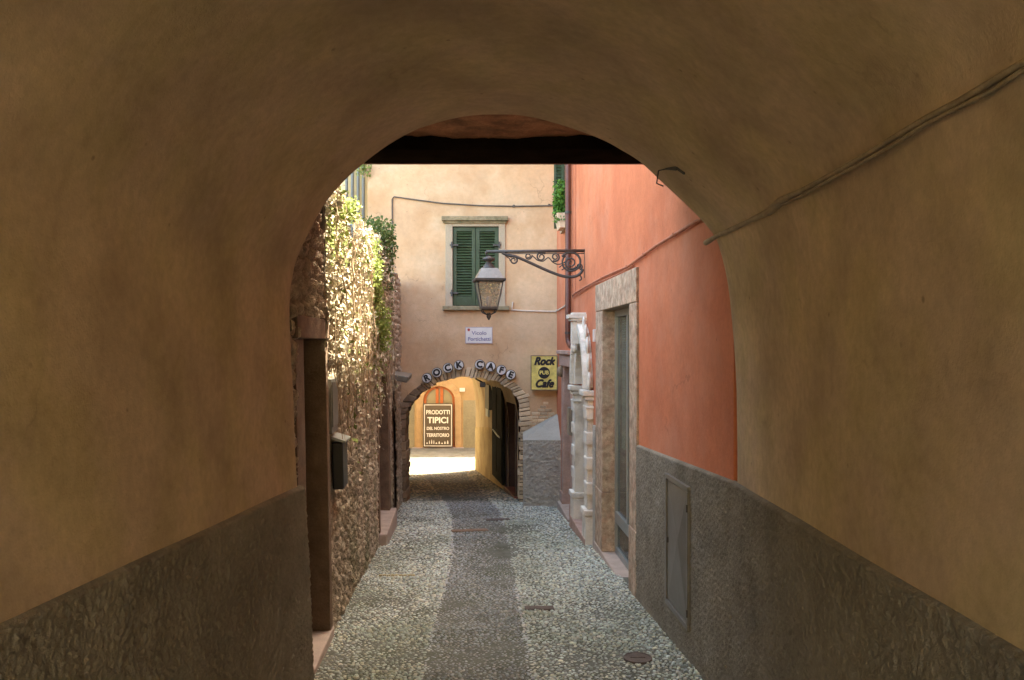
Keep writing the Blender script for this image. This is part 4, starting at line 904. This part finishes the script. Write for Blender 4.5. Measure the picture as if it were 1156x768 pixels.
# lamp under the arch crown and black case in the passage
t = thing('arch_floodlight', 'small dark floodlight under the right side of the arch crown', 'light', FW(FX(545), FZ(434), -.1))
q = MB(); q.mb(FW, FX(541.5), FX(547.5), FZ(437.5), FZ(432), -.22, -.06); q.build('housing', M_['iron'], t, bevel=.01)
q = MB(); q.tube([FW(FX(536), FZ(427.5), -.1), FW(FX(540), FZ(430), -.1), FW(FX(544), FZ(432), -.14)], .014, 8); q.build('arm', M_['iron'], t)
t = thing('menu_case', 'black wall case inside the archway beside the open dark door', 'case', PW(17.4, .4, .05))
q = MB(); q.mb(PW, 17.15, 17.75, ZZ(463,17.2), ZZ(435,17.2), .0, .12); q.build('casing', M_['black'], t, bevel=.01)
t = thing('notice_plate', 'narrow pale plate below the black wall case in the archway', 'plate', PW(18, .3, .02))
q = MB(); q.mb(PW, 17.8, 18.15, ZZ(470,18), ZZ(456,18), .0, .05); q.build('plate', M_['alu'], t, bevel=.003)

# ============================================================ PIPES AND CABLES
t = thing('downpipe', 'dark brown rain downpipe on the coral wall behind the lamp bracket', 'pipe', RW(12.0, 1.6, .07))
DP = 11.98
q = MB(); q.tube([RW(DP,6.69,.055), RW(DP,ZZ(380,DP),.055), RW(DP-.02,ZZ(386,DP),.05), RW(DP-.10,ZZ(390.5,DP),.03), RW(DP-.22,ZZ(393,DP),-.01), RW(DP-.3,ZZ(398,DP),-.03)], .042, 14); q.build('pipe', M_['copper'], t, smooth=True)
for py in (150, 376, 240):
    q = MB(); q.lathe((RW(DP,0,.055)[0], DP, ZZ(py, DP)), [(.047,-.018),(.047,.018)], 14); q.build('pipe_clip', M_['iron'], t)
m = MB(); m.tube([(FX(443),FD-.02,FZ(432)), (FX(443),FD-.02,FZ(300)), (FX(443),FD-.02,FZ(225)), (FX(445),FD-.02,FZ(222.5)), (FX(470),FD-.02,FZ(226)), (FX(500),FD-.025,FZ(230)), (FX(540),FD-.025,FZ(232.5)), (FX(580),FD-.02,FZ(233.3)), (FX(627),FD-.02,FZ(232.5))], .012, 8)
for px, py in ((443,300),(443,380),(580,233),(620,232)): m.lathe((FX(px),FD-.015,FZ(py)), [(.02,-.02),(.02,.02)], 8)
tag(m.build('wall_cable', M_['dcable'], None), 'dark cable turning a corner across the top of the ochre wall', 'cable')
m = MB(); m.tube([(FX(579),FD-.02,FZ(341)),(FX(578),FD-.02,FZ(350)),(FX(590),FD-.02,FZ(351)),(FX(627.5),FD-.02,FZ(352)),(FX(629)-.02,FD-.12,FZ(350.5))], .013, 8); m.tube([RW(13.8,ZZ(351,13.8),.02),RW(12.8,ZZ(346.5,12.8),.02),RW(12.2,ZZ(341,12.2),.02)], .012, 8)
tag(m.build('conduit', M_['wcable']), 'thin pale conduit right of the shuttered window sill', 'conduit')
pts = []
for px, py in [(648,334),(651,331),(660,325.5),(672,319),(681.7,313.6),(700,305.5),(711,301),(717,297),(730,287.5),(744,277.5),(765,265),(788,251),(796,247)]:
    u = RU(px); pts.append(RW(u, ZZ(py, u), .022))
m = MB(); m.tube(pts, .012, 8); m.tube([Vector(p)+Vector((0,0,-.03-.012*math.sin(i*1.7))) for i, p in enumerate(pts[:8])], .006, 6)
for p in pts[2:-1:2]: m.lathe((p[0], p[1], p[2]), [(.017,-.012),(.017,.012)], 8)
tag(m.build('house_cable', M_['redcable'], None), 'coral painted cable climbing along the coral wall above the shop door', 'cable')
m = MB(); m.tube([RW(11.72, ZZ(z_, 11.72), .02) for z_ in (150, 240, 300, 332, 370, 400)], .008, 6); m.tube([RW(11.45, ZZ(z_, 11.45), .02) for z_ in (150, 240, 300, 330)], .006, 6)
tag(m.build('vertical_cable', M_['redcable']), 'thin coral cable running down beside the brown downpipe', 'cable')
m = MB(); m.mb(RW, 11.50, 11.72, ZZ(491,11.6), ZZ(460,11.6), 0.0, .10)
tag(m.build('meter_box', M_['cab'], None, bevel=.01), 'small dark grey box between the white carved portal and the pink doorway', 'box')
m = MB(); m.mb(RW, 9.68, 9.78, ZZ(386,9.7), ZZ(372,9.7), 0, .03)
tag(m.build('doorbell', M_['enamel'], None, bevel=.005), 'small white doorbell box between the shop door and the carved portal', 'doorbell')
# window box with plant
u0 = 12.55; cbox = RW(u0, ZZ(226, u0), .16)
t = thing('flower_box', 'pale flower box with bright green plant under the open green shutter', 'flower box', RW(u0, 3.55, .1))
q = MB(); q.hexa([RW(12.42,3.50,.02),RW(12.80,3.50,.02),RW(12.80,3.50,.12),RW(12.42,3.50,.12),RW(12.40,3.72,.02),RW(12.82,3.72,.02),RW(12.82,3.72,.17),RW(12.40,3.72,.17)]); q.build('planter', M_['peach'], t, bevel=.006)
rr = np.random.default_rng(5); n = 900; tn_ = lambda k: np.clip(rr.normal(0, .8, k), -1.5, 1.5); pt = np.stack([cbox[0]+.045+.06*tn_(n), cbox[1]+.12*tn_(n), cbox[2]-.02+.20*tn_(n)], -1); c0 = rr.random((n,1))
leaves('foliage', pt, np.array([-.4,-.3,.5]), rr.uniform(.03,.06,n), np.array([.06,.16,.03])*(1-c0)+np.array([.16,.36,.06])*c0, M_['leaf'], t, 6)

# ============================================================ LANE DETAILS
def gplate(mb, cx, cy, w2, d2, h=.006, ang=0.):
    ca, sa = math.cos(ang), math.sin(ang); pts = []
    for hh_ in (-.02, h):
        for a, b in ((-w2,-d2),(w2,-d2),(w2,d2),(-w2,d2)):
            x = cx+a*ca-b*sa; y = cy+a*sa+b*ca; pts.append((x, y, g(y)+hh_))
    mb.hexa(pts)
x, y = GP(562, 586.5); m = MB(); gplate(m, x, y, .17, .075, .004, .12)
for k in range(-3, 4): gplate(m, x+k*.045, y+.005*k, .004, .06, .008, .12)
tag(m.build('drain_cover', M_['rust'], None, bevel=.003), 'narrow rusty drain cover in the lane farthest down before the archway', 'drain cover')
x, y = GP(609, 686.5); m = MB(); gplate(m, x, y, .12, .055, .005, .05)
for k in range(-2, 3): gplate(m, x+k*.04, y, .004, .045, .009, .05)
tag(m.build('drain_cover', M_['rust'], None, bevel=.003), 'small dark rectangular iron cover in the middle distance of the lane', 'drain cover')
x, y = GP(720, 743); m = MB(); m.lathe((x, y, g(y)-.02), [(.095,0),(.095,.026),(.085,.026),(.083,.023),(.01,.024)], 24); m.box(x-.05, x+.05, y-.004, y+.004, g(y), g(y)+.008)
tag(m.build('manhole_cover', M_['rust']), 'small round iron cover at the lower right near the dado', 'manhole cover')
x, y = GP(530, 598.5); m = MB(); gplate(m, x, y, .24, .07, .003, .25)
o = m.build('repair_strip', mat('reddish_paving_patch', (.26,.17,.12), .9, var=.3, vscale=14, bump=.8, bscale=60)); o['kind'] = 'structure'
x, y = GP(448, 649.5); m = MB()
for k in range(9): gplate(m, x-.16+k*.04, y+.004*math.sin(k*2.), .017, .013+.003*(k%2), .006, .05*k)
o = m.build('painted_mark', mat('worn_yellow_paint', (.52,.46,.26), .8, var=.3, vscale=20, bump=.5, bscale=60)); o['kind'] = 'structure'
